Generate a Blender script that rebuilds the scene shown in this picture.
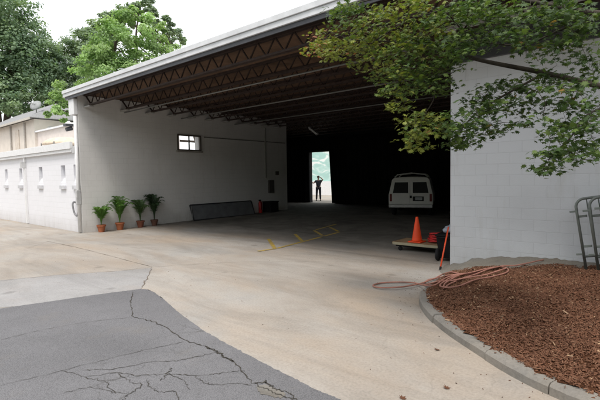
import bpy, bmesh, math, random
import numpy as np
from mathutils import Vector, Matrix
random.seed(7); rng = np.random.default_rng(7)
S = bpy.context.scene
COL = S.collection
for o in list(bpy.data.objects): bpy.data.objects.remove(o)

# ------------------------------------------------------------------ camera
F, EYE = 430.0, 1.85                                   # focal length for a 600 px wide picture, eye height
EX, EY, EZ = (0.758, -0.024, 0.652), (0.652, 0.051, -0.756), (-0.015, 0.998, 0.054)
RW = np.array([EX, EY, EZ])
u_, _, v_ = np.linalg.svd(RW); RW = u_ @ v_            # camera axes -> world axes
cam = bpy.data.cameras.new('camera'); cam.sensor_width = 36; cam.lens = 36*F/600
cam.clip_start = 0.05; cam.clip_end = 2000
camo = bpy.data.objects.new('camera', cam); COL.objects.link(camo)
M4 = Matrix.Identity(4)
for i in range(3):
    for j in range(3): M4[i][j] = RW[i, j]
M4.translation = (0, 0, EYE); camo.matrix_world = M4
S.camera = camo

# ------------------------------------------------------------------ sky, sun, exposure
TRAVEL = Vector((-0.26, 0.43, -1.0)).normalized()      # the way the sunlight goes
elev = math.asin(-TRAVEL.z); azim = math.atan2(-TRAVEL.x, -TRAVEL.y)
W = bpy.data.worlds.new('World'); S.world = W; W.use_nodes = True
nt = W.node_tree; nt.nodes.clear()
out = nt.nodes.new('ShaderNodeOutputWorld'); bg = nt.nodes.new('ShaderNodeBackground')
sky = nt.nodes.new('ShaderNodeTexSky'); sky.sky_type = 'NISHITA'; sky.sun_disc = False
sky.sun_elevation = elev; sky.sun_rotation = azim; sky.dust_density = 4; sky.air_density = 1.0
mixs = nt.nodes.new('ShaderNodeMix'); mixs.data_type = 'RGBA'
mixs.inputs[0].default_value = 0.8                     # a thin bright cloud sheet over most of the sky
mixs.inputs[7].default_value = (11.5, 11.7, 12, 1)
nt.links.new(sky.outputs[0], mixs.inputs[6]); nt.links.new(mixs.outputs[2], bg.inputs[0])
bg.inputs[1].default_value = 0.11
nt.links.new(bg.outputs[0], out.inputs[0])
sl = bpy.data.lights.new('sun', 'SUN'); sl.energy = 1.9; sl.angle = math.radians(18); sl.color = (1, 0.95, 0.89)
so = bpy.data.objects.new('sun', sl); COL.objects.link(so); so.location = (5, -10, 20)
so.rotation_euler = TRAVEL.to_track_quat('-Z', 'Y').to_euler()
S.view_settings.view_transform = 'Standard'; S.view_settings.look = 'None'
S.view_settings.exposure = 0.4; S.view_settings.gamma = 1; S.view_settings.use_curve_mapping = False

# ------------------------------------------------------------------ helpers
def look(x, y, r):
    "a point at distance r from the eye"
    d = RW @ np.array([x-300, 200-y, -F]); d /= np.linalg.norm(d)
    return np.array([0, 0, EYE]) + d*r
def on_z(x, y, h=0):
    d = RW @ np.array([x-300, 200-y, -F]); return np.array([0, 0, EYE]) + d*((h-EYE)/d[2])
def on_y(x, y, Y):
    d = RW @ np.array([x-300, 200-y, -F]); return np.array([0, 0, EYE]) + d*(Y/d[1])

class MB:
    "collects shapes into one mesh"
    def __init__(s): s.v = []; s.f = []
    def add(s, vs, fs):
        n = len(s.v); s.v += [tuple(map(float, p)) for p in vs]; s.f += [tuple(i+n for i in f) for f in fs]; return s
    def box(s, x0, x1, y0, y1, z0, z1):
        vs = [(x, y, z) for z in (z0, z1) for y in (y0, y1) for x in (x0, x1)]
        return s.add(vs, [(0,2,3,1),(4,5,7,6),(0,1,5,4),(2,6,7,3),(0,4,6,2),(1,3,7,5)])
    def bar(s, a, b, w, h=None, up=(0, 0, 1)):
        a = Vector(a); b = Vector(b); d = (b-a).normalized(); h = h or w
        u = Vector(up)
        if abs(d.dot(u)) > .98: u = Vector((0, 1, 0))
        r = d.cross(u).normalized(); t = r.cross(d)
        vs = [p + r*sx*w/2 + t*sy*h/2 for p in (a, b) for sx, sy in ((-1,-1),(1,-1),(1,1),(-1,1))]
        return s.add(vs, [(3,2,1,0),(4,5,6,7),(0,1,5,4),(1,2,6,5),(2,3,7,6),(3,0,4,7)])
    def tube(s, pts, r, n=8, caps=True):
        pts = [Vector(p) for p in pts]; N = len(pts)
        rs = r if hasattr(r, '__len__') else [r]*N
        vs = []; ref = None
        for i, p in enumerate(pts):
            d = (pts[min(i+1, N-1)] - pts[max(i-1, 0)]).normalized()
            if ref is None:
                ref = Vector((0, 0, 1)) if abs(d.z) < .9 else Vector((1, 0, 0))
            a = (ref - d*ref.dot(d)).normalized(); b = d.cross(a); ref = a
            for k in range(n):
                t = 2*math.pi*k/n; vs.append(p + (a*math.cos(t) + b*math.sin(t))*rs[i])
        fs = [(i*n+k, i*n+(k+1) % n, (i+1)*n+(k+1) % n, (i+1)*n+k) for i in range(N-1) for k in range(n)]
        if caps: fs += [tuple(range(n))[::-1], tuple((N-1)*n+k for k in range(n))]
        return s.add(vs, fs)
    def lathe(s, prof, c=(0, 0, 0), n=20):
        vs = [(c[0]+r*math.cos(2*math.pi*k/n), c[1]+r*math.sin(2*math.pi*k/n), c[2]+z) for r, z in prof for k in range(n)]
        N = len(prof)
        fs = [(i*n+k, i*n+(k+1) % n, (i+1)*n+(k+1) % n, (i+1)*n+k) for i in range(N-1) for k in range(n)]
        fs += [tuple(range(n))[::-1], tuple((N-1)*n+k for k in range(n))]
        return s.add(vs, fs)
    def prism(s, poly, axis_vec):
        n = len(poly); a = Vector(axis_vec)
        vs = [Vector(p) for p in poly] + [Vector(p)+a for p in poly]
        return s.add(vs, [tuple(range(n))[::-1], tuple(range(n, 2*n))] + [(i, (i+1) % n, n+(i+1) % n, n+i) for i in range(n)])
    def build(s, name, mat, parent=None, smooth=False, bevel=0):
        me = bpy.data.meshes.new(name); me.from_pydata(s.v, [], s.f); me.update()
        bm = bmesh.new(); bm.from_mesh(me); bmesh.ops.recalc_face_normals(bm, faces=bm.faces); bm.to_mesh(me); bm.free()
        o = bpy.data.objects.new(name, me); COL.objects.link(o)
        if mat: me.materials.append(mat)
        if smooth:
            for p in me.polygons: p.use_smooth = True
        if bevel:
            m = o.modifiers.new('bevel', 'BEVEL'); m.width = bevel; m.segments = 2; m.limit_method = 'ANGLE'
        if parent: o.parent = parent
        return o

def tag(o, label=None, cat=None, group=None, kind=None):
    if label: o['label'] = label
    if cat: o['category'] = cat
    if group: o['group'] = group
    if kind: o['kind'] = kind
    return o
def empty(name, loc, label, cat, group=None, rz=0):
    o = bpy.data.objects.new(name, None); COL.objects.link(o); o.location = loc; o.rotation_euler.z = rz
    o.empty_display_size = .3
    return tag(o, label, cat, group)
def copy_thing(src, loc, rz, label):
    r = src.copy(); COL.objects.link(r); r.location = loc; r.rotation_euler.z = rz; r['label'] = label
    for ch in src.children:
        c = ch.copy(); COL.objects.link(c); c.parent = r
        for g in ch.children:
            d = g.copy(); COL.objects.link(d); d.parent = c
    return r
def scatter_mesh(name, bv, bf, R, P, tint, mat, parent=None):
    "many copies of one little shape as a single mesh with a colour per copy"
    bv = np.asarray(bv, float); N = len(P); nv = len(bv)
    V = (np.einsum('nij,vj->nvi', R, bv) + P[:, None, :]).reshape(-1, 3)
    fl = np.array([len(f) for f in bf]); flat = np.concatenate([np.array(f) for f in bf])
    loops = (flat[None, :] + (np.arange(N)*nv)[:, None]).reshape(-1)
    tot = np.tile(fl, N); start = np.concatenate([[0], np.cumsum(tot)[:-1]])
    me = bpy.data.meshes.new(name)
    me.vertices.add(len(V)); me.vertices.foreach_set('co', V.ravel())
    me.loops.add(len(loops)); me.loops.foreach_set('vertex_index', loops.astype(np.int32))
    me.polygons.add(len(tot)); me.polygons.foreach_set('loop_start', start.astype(np.int32))
    me.polygons.foreach_set('loop_total', tot.astype(np.int32))
    at = me.attributes.new('tint', 'FLOAT_COLOR', 'POINT')
    c = np.ones((N, nv, 4)); c[:, :, :3] = tint[:, None, :]
    at.data.foreach_set('color', c.ravel()); me.update(); me.validate()
    o = bpy.data.objects.new(name, me); COL.objects.link(o); me.materials.append(mat)
    if parent: o.parent = parent
    return o
def rot_frames(nrm, yaw):
    "rotation matrices whose z axis is nrm, turned by yaw"
    nrm = nrm/np.linalg.norm(nrm, axis=1, keepdims=True)
    ref = np.stack([np.cos(yaw), np.sin(yaw), np.zeros_like(yaw)], 1)
    x = ref - nrm*(ref*nrm).sum(1, keepdims=True); x /= np.linalg.norm(x, axis=1, keepdims=True)+1e-9
    return np.stack([x, np.cross(nrm, x), nrm], 2)
def catmull(pts, k=8, closed=False):
    P = [np.array(p, float) for p in pts]; n = len(P); res = []
    for i in range(n-1):
        a = P[max(i-1, 0)]; b = P[i]; c = P[i+1]; d = P[min(i+2, n-1)]
        for j in range(k):
            t = j/k
            res.append(.5*((2*b)+(c-a)*t+(2*a-5*b+4*c-d)*t*t+(3*b-a-3*c+d)*t**3))
    res.append(P[-1]); return res

# ------------------------------------------------------------------ materials
def new_mat(name, rough=.8, spec=.3, metal=0):
    m = bpy.data.materials.new(name); m.use_nodes = True; t = m.node_tree
    b = t.nodes['Principled BSDF']; b.inputs['Roughness'].default_value = rough
    b.inputs['Specular IOR Level'].default_value = spec; b.inputs['Metallic'].default_value = metal
    return m, t, b
def N_(t, kind, **kw):
    n = t.nodes.new(kind)
    for k, v in kw.items():
        if k in n.inputs: n.inputs[k].default_value = v
        else: setattr(n, k, v)
    return n
def ramp(t, src, stops):
    r = t.nodes.new('ShaderNodeValToRGB'); e = r.color_ramp.elements
    while len(e) < len(stops): e.new(.5)
    for q, (p, c) in zip(e, stops): q.position = p; q.color = (*c, 1) if len(c) == 3 else c
    t.links.new(src, r.inputs[0]); return r.outputs[0]
def mixc(t, fac, a, b, mode='MIX'):
    m = t.nodes.new('ShaderNodeMix'); m.data_type = 'RGBA'; m.blend_type = mode
    for sock, val in ((m.inputs[0], fac), (m.inputs[6], a), (m.inputs[7], b)):
        if hasattr(val, 'is_output') or hasattr(val, 'links'): t.links.new(val, sock)
        elif isinstance(val, (int, float)): sock.default_value = val
        else: sock.default_value = (*val, 1)
    return m.outputs[2]
def coords(t, scale=(1, 1, 1), rot=(0, 0, 0), loc=(0, 0, 0)):
    g = t.nodes.new('ShaderNodeNewGeometry'); mp = N_(t, 'ShaderNodeMapping')
    mp.inputs['Scale'].default_value = scale; mp.inputs['Rotation'].default_value = rot; mp.inputs['Location'].default_value = loc
    t.links.new(g.outputs['Position'], mp.inputs[0]); return mp.outputs[0]
def noise(t, vec, scale, detail=5, rough=.6, dist=0):
    n = N_(t, 'ShaderNodeTexNoise'); n.inputs['Scale'].default_value = scale; n.inputs['Detail'].default_value = detail
    n.inputs['Roughness'].default_value = rough; n.inputs['Distortion'].default_value = dist
    t.links.new(vec, n.inputs['Vector']); return n.outputs[0]
def bump(t, b, h, strength=.3, dist=.02):
    n = N_(t, 'ShaderNodeBump'); n.inputs['Strength'].default_value = strength; n.inputs['Distance'].default_value = dist
    t.links.new(h, n.inputs['Height']); t.links.new(n.outputs[0], b.inputs['Normal'])
def plain(name, col, rough=.7, var=.15, scale=6, spec=.3, metal=0, bmp=0):
    m, t, b = new_mat(name, rough, spec, metal)
    v = N_(t, 'ShaderNodeTexCoord').outputs['Object']
    n = noise(t, v, scale, 5)
    a = tuple(c*(1-var) for c in col); d = tuple(min(1, c*(1+var)) for c in col)
    t.links.new(ramp(t, n, [(.3, a), (.7, d)]), b.inputs['Base Color'])
    if bmp: bump(t, b, n, bmp, .01)
    return m
def mat_concrete(name, c0, c1, c2, stain=.6):
    m, t, b = new_mat(name, .88, .25)
    v = coords(t); vs = coords(t, (.35, 1.6, 1), (0, 0, .35))
    big = noise(t, v, .28, 6, .62, .6); st = noise(t, vs, .9, 7, .65, .8); fine = noise(t, v, 38, 4, .7); mid = noise(t, v, 3.2, 7, .7)
    base = ramp(t, big, [(.34, c1), (.5, c0), (.68, c2)])
    tan = noise(t, coords(t, (.5, 1.1, 1), (0, 0, .5), (7, 3, 0)), .42, 6, .6, 1.0)
    base = mixc(t, ramp(t, tan, [(.44, (0, 0, 0)), (.66, (.75,)*3)]), base, (c0[0]*1.0, c0[1]*.88, c0[2]*.76))
    base = mixc(t, ramp(t, noise(t, v, .5, 5, .6, .5), [(.5, (0, 0, 0)), (.7, (.6,)*3)]), base, (c0[0]*.84, c0[0]*.83, c0[0]*.8))
    base = mixc(t, ramp(t, st, [(.46, (0, 0, 0)), (.72, (stain,)*3)]), base, tuple(q*.62 for q in c1))
    base = mixc(t, ramp(t, mid, [(.5, (0, 0, 0)), (.8, (.45,)*3)]), base, tuple(q*.7 for q in c0))
    base = mixc(t, .5, base, ramp(t, fine, [(.3, (.62,)*3), (.55, (1,)*3), (.75, (1.15,)*3)]), 'MULTIPLY')
    spot = N_(t, 'ShaderNodeTexVoronoi'); spot.inputs['Scale'].default_value = 1.1; t.links.new(v, spot.inputs['Vector'])
    sm_ = N_(t, 'ShaderNodeMath', operation='MULTIPLY_ADD'); t.links.new(mid, sm_.inputs[0]); sm_.inputs[1].default_value = .3; t.links.new(spot.outputs['Distance'], sm_.inputs[2])
    base = mixc(t, ramp(t, sm_.outputs[0], [(.19, (.5,)*3), (.27, (0, 0, 0))]), base, tuple(q*.5 for q in c1))
    hair = N_(t, 'ShaderNodeTexVoronoi', feature='DISTANCE_TO_EDGE'); hair.inputs['Scale'].default_value = .32
    hv = N_(t, 'ShaderNodeTexNoise'); hv.inputs['Scale'].default_value = 1.4; hv.inputs['Detail'].default_value = 6; t.links.new(v, hv.inputs['Vector'])
    ha = N_(t, 'ShaderNodeVectorMath', operation='MULTIPLY_ADD'); t.links.new(hv.outputs['Color'], ha.inputs[0]); ha.inputs[1].default_value = (.9, .9, .9); t.links.new(v, ha.inputs[2]); t.links.new(ha.outputs[0], hair.inputs['Vector'])
    base = mixc(t, ramp(t, hair.outputs['Distance'], [(.0, (.14,)*3), (.003, (0, 0, 0))]), base, tuple(q*.35 for q in c1))
    t.links.new(base, b.inputs['Base Color'])
    bump(t, b, fine, .35, .006)
    return m
def mat_asphalt(name, c, rust=.0):
    m, t, b = new_mat(name, .9, .25)
    v = coords(t)
    big = noise(t, v, .55, 6, .65, .4); agg = N_(t, 'ShaderNodeTexVoronoi'); agg.inputs['Scale'].default_value = 95
    t.links.new(v, agg.inputs['Vector']); mid = noise(t, v, 5, 6, .7)
    base = ramp(t, big, [(.3, tuple(q*.84 for q in c)), (.7, tuple(q*1.16 for q in c))])
    base = mixc(t, .75, base, ramp(t, agg.outputs['Distance'], [(.0, (1.35,)*3), (.35, (1,)*3), (.8, (.62,)*3)]), 'MULTIPLY')
    base = mixc(t, ramp(t, mid, [(.55, (0, 0, 0)), (.8, (.35,)*3)]), base, tuple(q*1.35 for q in c))
    # alligator cracking in patches
    wv = N_(t, 'ShaderNodeTexNoise'); wv.inputs['Scale'].default_value = 3; wv.inputs['Detail'].default_value = 4; t.links.new(v, wv.inputs['Vector'])
    vd = N_(t, 'ShaderNodeVectorMath', operation='MULTIPLY_ADD'); t.links.new(wv.outputs['Color'], vd.inputs[0]); vd.inputs[1].default_value = (.35, .35, .35); t.links.new(v, vd.inputs[2])
    ce_ = N_(t, 'ShaderNodeTexVoronoi', feature='DISTANCE_TO_EDGE'); ce_.inputs['Scale'].default_value = 2.4; t.links.new(vd.outputs[0], ce_.inputs['Vector'])
    line = ramp(t, ce_.outputs['Distance'], [(.0, (1, 1, 1)), (.012, (.8,)*3), (.022, (0, 0, 0))])
    where = ramp(t, noise(t, coords(t, loc=(2.2, 1.4, 0)), .8, 4, .6), [(.53, (0, 0, 0)), (.64, (.5,)*3)])
    base = mixc(t, mixc(t, 1, line, where, 'MULTIPLY'), base, (.05, .046, .04))
    base = mixc(t, ramp(t, noise(t, v, 1.7, 6, .7), [(.55, (0, 0, 0)), (.75, (.3,)*3)]), base, (c[0]*1.15, c[1]*1.04, c[2]*.86))
    t.links.new(base, b.inputs['Base Color'])
    bump(t, b, agg.outputs['Distance'], .5, .006)
    return m
def mat_blocks(name, col, axis, dirt=.25):
    "painted concrete blocks 0.4 x 0.2 m; axis = the wall's normal"
    m, t, b = new_mat(name, .75, .3)
    g = t.nodes.new('ShaderNodeNewGeometry'); sp = t.nodes.new('ShaderNodeSeparateXYZ'); cb = t.nodes.new('ShaderNodeCombineXYZ')
    t.links.new(g.outputs['Position'], sp.inputs[0])
    t.links.new(sp.outputs[1 if axis == 'x' else 0], cb.inputs[0]); t.links.new(sp.outputs[2], cb.inputs[1])
    br = N_(t, 'ShaderNodeTexBrick'); t.links.new(cb.outputs[0], br.inputs['Vector'])
    br.inputs['Scale'].default_value = 1; br.inputs['Brick Width'].default_value = .406; br.inputs['Row Height'].default_value = .203
    br.inputs['Mortar Size'].default_value = .007; br.inputs['Mortar Smooth'].default_value = .6; br.inputs['Bias'].default_value = -.2
    br.inputs['Color1'].default_value = (*col, 1); br.inputs['Color2'].default_value = (*[q*.98 for q in col], 1)
    br.inputs['Mortar'].default_value = (*[q*.9 for q in col], 1)
    v = coords(t); vs = coords(t, (1, 1, .18))
    n = noise(t, v, .8, 6, .65); drip = noise(t, vs, 3.5, 6, .7); fine = noise(t, v, 45, 3)
    c = mixc(t, ramp(t, n, [(.45, (0, 0, 0)), (.8, (dirt,)*3)]), br.outputs[0], tuple(q*.7 for q in col))
    c = mixc(t, ramp(t, drip, [(.55, (0, 0, 0)), (.85, (dirt*1.2,)*3)]), c, (col[0]*.66, col[1]*.62, col[2]*.54))
    # splashed dirt on the lowest half metre
    zr = N_(t, 'ShaderNodeMapRange'); zr.inputs['From Min'].default_value = 0; zr.inputs['From Max'].default_value = .55
    zr.inputs['To Min'].default_value = .55; zr.inputs['To Max'].default_value = 0
    t.links.new(sp.outputs[2], zr.inputs['Value'])
    mm = N_(t, 'ShaderNodeMath', operation='MULTIPLY'); t.links.new(zr.outputs[0], mm.inputs[0]); t.links.new(drip, mm.inputs[1])
    c = mixc(t, mm.outputs[0], c, (.22, .18, .13))
    t.links.new(c, b.inputs['Base Color'])
    h = N_(t, 'ShaderNodeMath', operation='MULTIPLY_ADD'); t.links.new(br.outputs['Fac'], h.inputs[0]); h.inputs[1].default_value = -1
    t.links.new(fine, h.inputs[2]); bump(t, b, h.outputs[0], .35, .007)
    return m
def mat_leaf(name, rough=.55, trans=.35):
    m, t, b = new_mat(name, rough, .25)
    a = N_(t, 'ShaderNodeAttribute'); a.attribute_name = 'tint'
    t.links.new(a.outputs['Color'], b.inputs['Base Color'])
    tr = t.nodes.new('ShaderNodeBsdfTranslucent')
    t.links.new(mixc(t, 1, a.outputs['Color'], (1.3, 1.4, .7), 'MULTIPLY'), tr.inputs[0])
    ms = t.nodes.new('ShaderNodeMixShader'); ms.inputs[0].default_value = trans
    t.links.new(b.outputs[0], ms.inputs[1]); t.links.new(tr.outputs[0], ms.inputs[2])
    t.links.new(ms.outputs[0], t.nodes['Material Output'].inputs[0]); return m
def mat_tint(name, rough=.9):
    m, t, b = new_mat(name, rough, .15)
    a = N_(t, 'ShaderNodeAttribute'); a.attribute_name = 'tint'
    t.links.new(a.outputs['Color'], b.inputs['Base Color']); return m

CONC = mat_concrete('stained_concrete', (.39, .357, .318), (.335, .292, .248), (.43, .402, .366), .6)
CONC2 = mat_concrete('grey_concrete', (.34, .33, .325), (.3, .285, .27), (.38, .37, .36), .4)
KERB = mat_concrete('kerb_concrete', (.27, .265, .25), (.2, .195, .18), (.33, .325, .31), .6)
ASPH = mat_asphalt('worn_asphalt', (.178, .175, .181))
CRACK = plain('crack_dirt', (.06, .054, .045), .95, .4, 30)
BLOCK_X = mat_blocks('painted_block_side', (.7, .69, .67), 'x', .4)
BLOCK_Y = mat_blocks('painted_block_front', (.72, .745, .78), 'y', .38)
ANNEX = mat_blocks('annex_paint', (.82, .82, .85), 'y', .08)
WHITE = plain('white_paint', (.78, .78, .78), .5, .06, 8)
OFFWHITE = plain('weathered_white_metal', (.68, .69, .7), .45, .12, 3)
DARKBAND = plain('charcoal_metal', (.075, .077, .085), .5, .15, 4)
DECK = plain('roof_deck_wood', (.125, .075, .047), .8, .35, 2.5)
STEEL = plain('dark_joist_steel', (.045, .029, .024), .7, .4, 9)
BLACK = plain('black_cloth', (.012, .012, .013), .95, .3, 3)
PIPE = plain('pale_conduit', (.2, .2, .19), .4, .15, 9)
DIM = plain('black_painted_block', (.02, .02, .02), .9, .3, 3)
YEL = None

# ------------------------------------------------------------------ ground
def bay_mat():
    "the bay's slab: the yard's concrete with roof shade painted in further back along a ragged line"
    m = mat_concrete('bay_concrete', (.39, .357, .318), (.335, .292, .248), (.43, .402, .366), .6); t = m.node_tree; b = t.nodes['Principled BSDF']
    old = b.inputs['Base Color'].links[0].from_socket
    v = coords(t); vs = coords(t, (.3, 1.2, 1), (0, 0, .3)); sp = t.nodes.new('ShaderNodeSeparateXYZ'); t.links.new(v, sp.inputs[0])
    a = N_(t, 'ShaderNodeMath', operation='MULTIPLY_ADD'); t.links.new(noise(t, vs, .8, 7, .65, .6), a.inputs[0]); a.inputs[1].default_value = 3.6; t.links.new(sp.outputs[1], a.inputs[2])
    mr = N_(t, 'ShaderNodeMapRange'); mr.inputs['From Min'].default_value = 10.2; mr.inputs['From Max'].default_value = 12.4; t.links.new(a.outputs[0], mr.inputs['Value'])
    shade_tone = ramp(t, noise(t, v, .9, 7, .7, 1), [(.35, (.085, .078, .066)), (.55, (.15, .138, .118)), (.75, (.2, .185, .16))])  # dark floor tones that paint in the shade under the roof
    t.links.new(mixc(t, mr.outputs[0], old, shade_tone), b.inputs['Base Color']); return m
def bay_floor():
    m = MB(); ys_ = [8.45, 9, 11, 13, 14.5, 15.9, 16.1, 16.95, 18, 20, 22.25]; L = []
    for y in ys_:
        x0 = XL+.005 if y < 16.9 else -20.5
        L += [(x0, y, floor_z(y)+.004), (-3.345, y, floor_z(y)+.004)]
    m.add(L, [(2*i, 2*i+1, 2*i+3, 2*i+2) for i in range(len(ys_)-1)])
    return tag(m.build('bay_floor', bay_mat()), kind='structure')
XL = -15.5
KL = [(3.2, 3.55), (1.2, 3.6), (.2, 3.72), (-.25, 3.82), (-.64, 3.95), (-.88, 4.05), (-1.17, 4.22), (-1.56, 4.51), (-1.95, 4.82), (-2.33, 5.2),
      (-2.66, 5.66), (-2.85, 6.1), (-2.93, 6.5), (-2.97, 7.0), (-3.05, 7.5)]
KP = [p for p in catmull([(*p, 0) for p in KL], 6)]
KA = np.array([p[:2] for p in KP])
def floor_z(y): return .012*min(max(y-7, 0), 9)
def kerb_dist(x, y):
    d = np.hypot(KA[:, 0]-x, KA[:, 1]-y); return float(d.min())
def bed_z(x, y):
    d = kerb_dist(x, y)
    z = .085 + .27*(1-math.exp(-d/1.5))
    z += .16*max(0, min(x+1.1, 2.6))*max(0, min((y-5.5)/2.5, 1))
    return z + .02*math.sin(x*5.1+y*2.3)*math.sin(y*4.3-x) + .012*math.sin(x*11+1)*math.sin(y*9.7)
def in_bed(x, y):
    inside = False; poly = BEDPOLY; j = len(poly)-1
    for i in range(len(poly)):
        if (poly[i][1] > y) != (poly[j][1] > y) and x < (poly[j][0]-poly[i][0])*(y-poly[i][1])/(poly[j][1]-poly[i][1])+poly[i][0]: inside = not inside
        j = i
    return inside
BEDPOLY = [tuple(p) for p in KA] + [(-2.95, 7.62), (-2.3, 7.98), (-1.5, 8.28), (-1.1, 8.46), (3.2, 8.46)]

xs = [-400, -120, -40] + [-30+2*i for i in range(16)] + [2, 6, 15, 60, 300]
ys = [-300, -60, -10, 0, 3, 5, 7, 9, 11, 13, 14.5, 16, 18, 22, 26, 30, 36, 80, 500]
mb = MB(); vs = [(x, y, floor_z(y)) for y in ys for x in xs]; nx = len(xs)
mb.add(vs, [(j*nx+i, j*nx+i+1, (j+1)*nx+i+1, (j+1)*nx+i) for j in range(len(ys)-1) for i in range(nx-1)])
tag(mb.build('ground', CONC), kind='structure')

def jag(pts, amp, k=10):
    "a ragged version of a line"
    res = []
    for a, b in zip(pts[:-1], pts[1:]):
        a = np.array(a); b = np.array(b)
        for i in range(k):
            p = a+(b-a)*i/k; res.append(p + rng.normal(0, amp, 2)*(i > 0))
    res.append(np.array(pts[-1])); return res
def sheet(name, pts, z, mat):
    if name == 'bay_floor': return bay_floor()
    bm = bmesh.new(); bm.faces.new([bm.verts.new((p[0], p[1], z)) for p in pts]); bmesh.ops.triangulate(bm, faces=bm.faces)
    bmesh.ops.recalc_face_normals(bm, faces=bm.faces)
    me = bpy.data.meshes.new(name); bm.to_mesh(me); bm.free()
    for p in me.polygons:
        if p.normal.z < 0: p.flip()
    o = bpy.data.objects.new(name, me); COL.objects.link(o); me.materials.append(mat)
    return tag(o, kind='structure')
g2 = lambda *p: [tuple(on_z(*q)[:2]) for q in p]
asp_edge = g2((340, 400), (315, 390), (290, 377), (260, 362), (230, 346), (205, 332), (180, 314), (165, 301), (155, 293), (148, 290), (140, 289.5), (120, 292), (90, 296), (50, 302), (0, 309))
def mono(pts):
    "drops points that would make the ragged edge fold back on itself"
    res = [np.array(pts[0])]
    for a, p in zip(pts[:-1], pts[1:]):
        if np.linalg.norm(np.array(p)-res[-1]) > .02: res.append(np.array(p))
    return res
ja = [np.array(p)*1.0 for p in jag(asp_edge, .0055, 14)]
sheet('asphalt_patch', ja + [(-14, .3), (-30, -6), (-30, -25), (6, -25), (4, 1.9), (-.6, 2.4)], .008, ASPH)
ce = g2((141, 289), (147, 279), (152, 268), (110, 272), (60, 275), (0, 280.5))
sheet('grey_slab', mono(jag(ce, .008, 5)) + [(-13, 2.55), (-22, .6), (-22, -2.5), (-14, .2), (-7.6, 1.6), (-6.9, 2.4)] , .004, CONC2)
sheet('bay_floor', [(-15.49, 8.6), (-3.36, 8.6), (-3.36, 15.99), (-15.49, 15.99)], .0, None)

crk = MB()
def ribbon(mb, pts, w, z, amp=.02, k=7):
    pts = jag(pts, amp, k); L = []
    for i, p in enumerate(pts):
        d = pts[min(i+1, len(pts)-1)]-pts[max(i-1, 0)]; d = d/(np.linalg.norm(d)+1e-9); n = np.array([-d[1], d[0]])
        ww = w*rng.uniform(.25, 1.25)*(.25 if i in (0, len(pts)-1) else 1)
        L += [(*(p+n*ww/2), z), (*(p-n*ww/2), z)]
    mb.add(L, [(2*i, 2*i+1, 2*i+3, 2*i+2) for i in range(len(pts)-1)])
for w, a, pts in (
    (.028, .022, [(133, 292), (131, 303), (134, 318), (150, 321), (166, 328), (185, 341), (205, 347), (222, 356), (233, 362), (247, 378), (258, 388), (275, 394), (296, 402)]),
    (.034, .02, [(205, 347), (218, 352), (226, 359), (234, 363)]), (.03, .03, [(255, 384), (266, 383), (272, 390), (285, 392), (298, 403)]),
    (.012, .015, [(0, 341), (40, 331), (86, 323), (131, 318)]), (.012, .014, [(0, 387), (50, 375), (100, 362), (150, 350), (187, 342)]),
    (.016, .02, [(80, 371), (110, 371), (152, 363), (175, 362), (192, 359), (222, 352)]),
    (.016, .02, [(85, 378), (119, 374), (140, 377), (169, 375), (200, 377), (225, 374), (245, 372)]),
    (.02, .02, [(172, 369), (167, 376), (160, 382)]), (.016, .02, [(118, 374), (130, 384), (143, 386), (130, 395), (122, 402)]),
    (.015, .02, [(147, 380), (150, 388), (158, 393), (176, 393), (180, 402)]), (.013, .02, [(60, 371), (85, 378), (105, 383), (115, 395)]),
    (.012, .02, [(195, 377), (203, 384), (215, 386), (235, 385), (252, 386)]), (.012, .02, [(169, 375), (182, 381), (190, 391)]),
    (.012, .02, [(60, 395), (90, 388), (112, 393), (130, 395)])):
    ribbon(crk, g2(*pts), w*.52, .013, a*.5, 9)
tag(crk.build('asphalt_crack', CRACK), kind='structure')
sheet('broken_patch', jag(g2((256, 388), (264, 385.5), (272, 388), (279, 391.5), (286, 396), (280, 400), (270, 397), (260, 395), (256, 388)), .008, 5)[:-1], .0115, mat_concrete('crumbled_patch', (.235, .225, .205), (.16, .145, .125), (.3, .285, .26), .8))
jn = MB()
for w, a, pts in ((.02, .01, [(142, 288), (147, 278), (152, 267)]), (.014, .006, [(45, 241), (75, 247), (110, 256), (152, 267)]), (.01, .006, [(152, 267), (240, 262), (330, 262)]),
                  (.012, .008, [(0, 281), (60, 275), (120, 271), (152, 267)]), (.01, .01, [(28, 248), (44, 243), (60, 240), (80, 238)])):
    ribbon(jn, g2(*pts), w, .006, a)
tag(jn.build('slab_joint', plain('joint_dirt', (.17, .14, .11), .95, .3, 20)), kind='structure')

# faded yellow paint inside the bay
m, t, b = new_mat('faded_yellow_paint', .8); v = coords(t); nz = noise(t, v, 7, 6, .7)
t.links.new(ramp(t, nz, [(.38, (.52, .36, .035)), (.6, (.34, .25, .11))]), b.inputs['Base Color']); YEL = m
ym = MB()
def stripe(a, b, w=.1):
    a = on_z(*a, .03)[:2]; b = on_z(*b, .03)[:2]; d = (b-a)/np.linalg.norm(b-a); n = np.array([-d[1], d[0]])*w/2
    k = 6; L = []
    for i in range(k+1):
        p = a+(b-a)*i/k
        L += [(*(p+n), floor_z(p[1])+.009), (*(p-n), floor_z(p[1])+.009)]
    ym.add(L, [(2*i, 2*i+1, 2*i+3, 2*i+2) for i in range(k)])
stripe((258, 250.5), (276, 248)); stripe((268.5, 239), (274.5, 247.6)); stripe((277.5, 247.7), (322, 237.2)); stripe((295, 234.5), (302, 241.2))
stripe((314, 231.2), (322.4, 236.1)); stripe((316, 230.6), (336, 225.5)); stripe((324.5, 236.6), (339, 233)); stripe((330, 228.4), (338.5, 232.4))
tag(ym.build('floor_marking', YEL), kind='structure')

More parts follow.
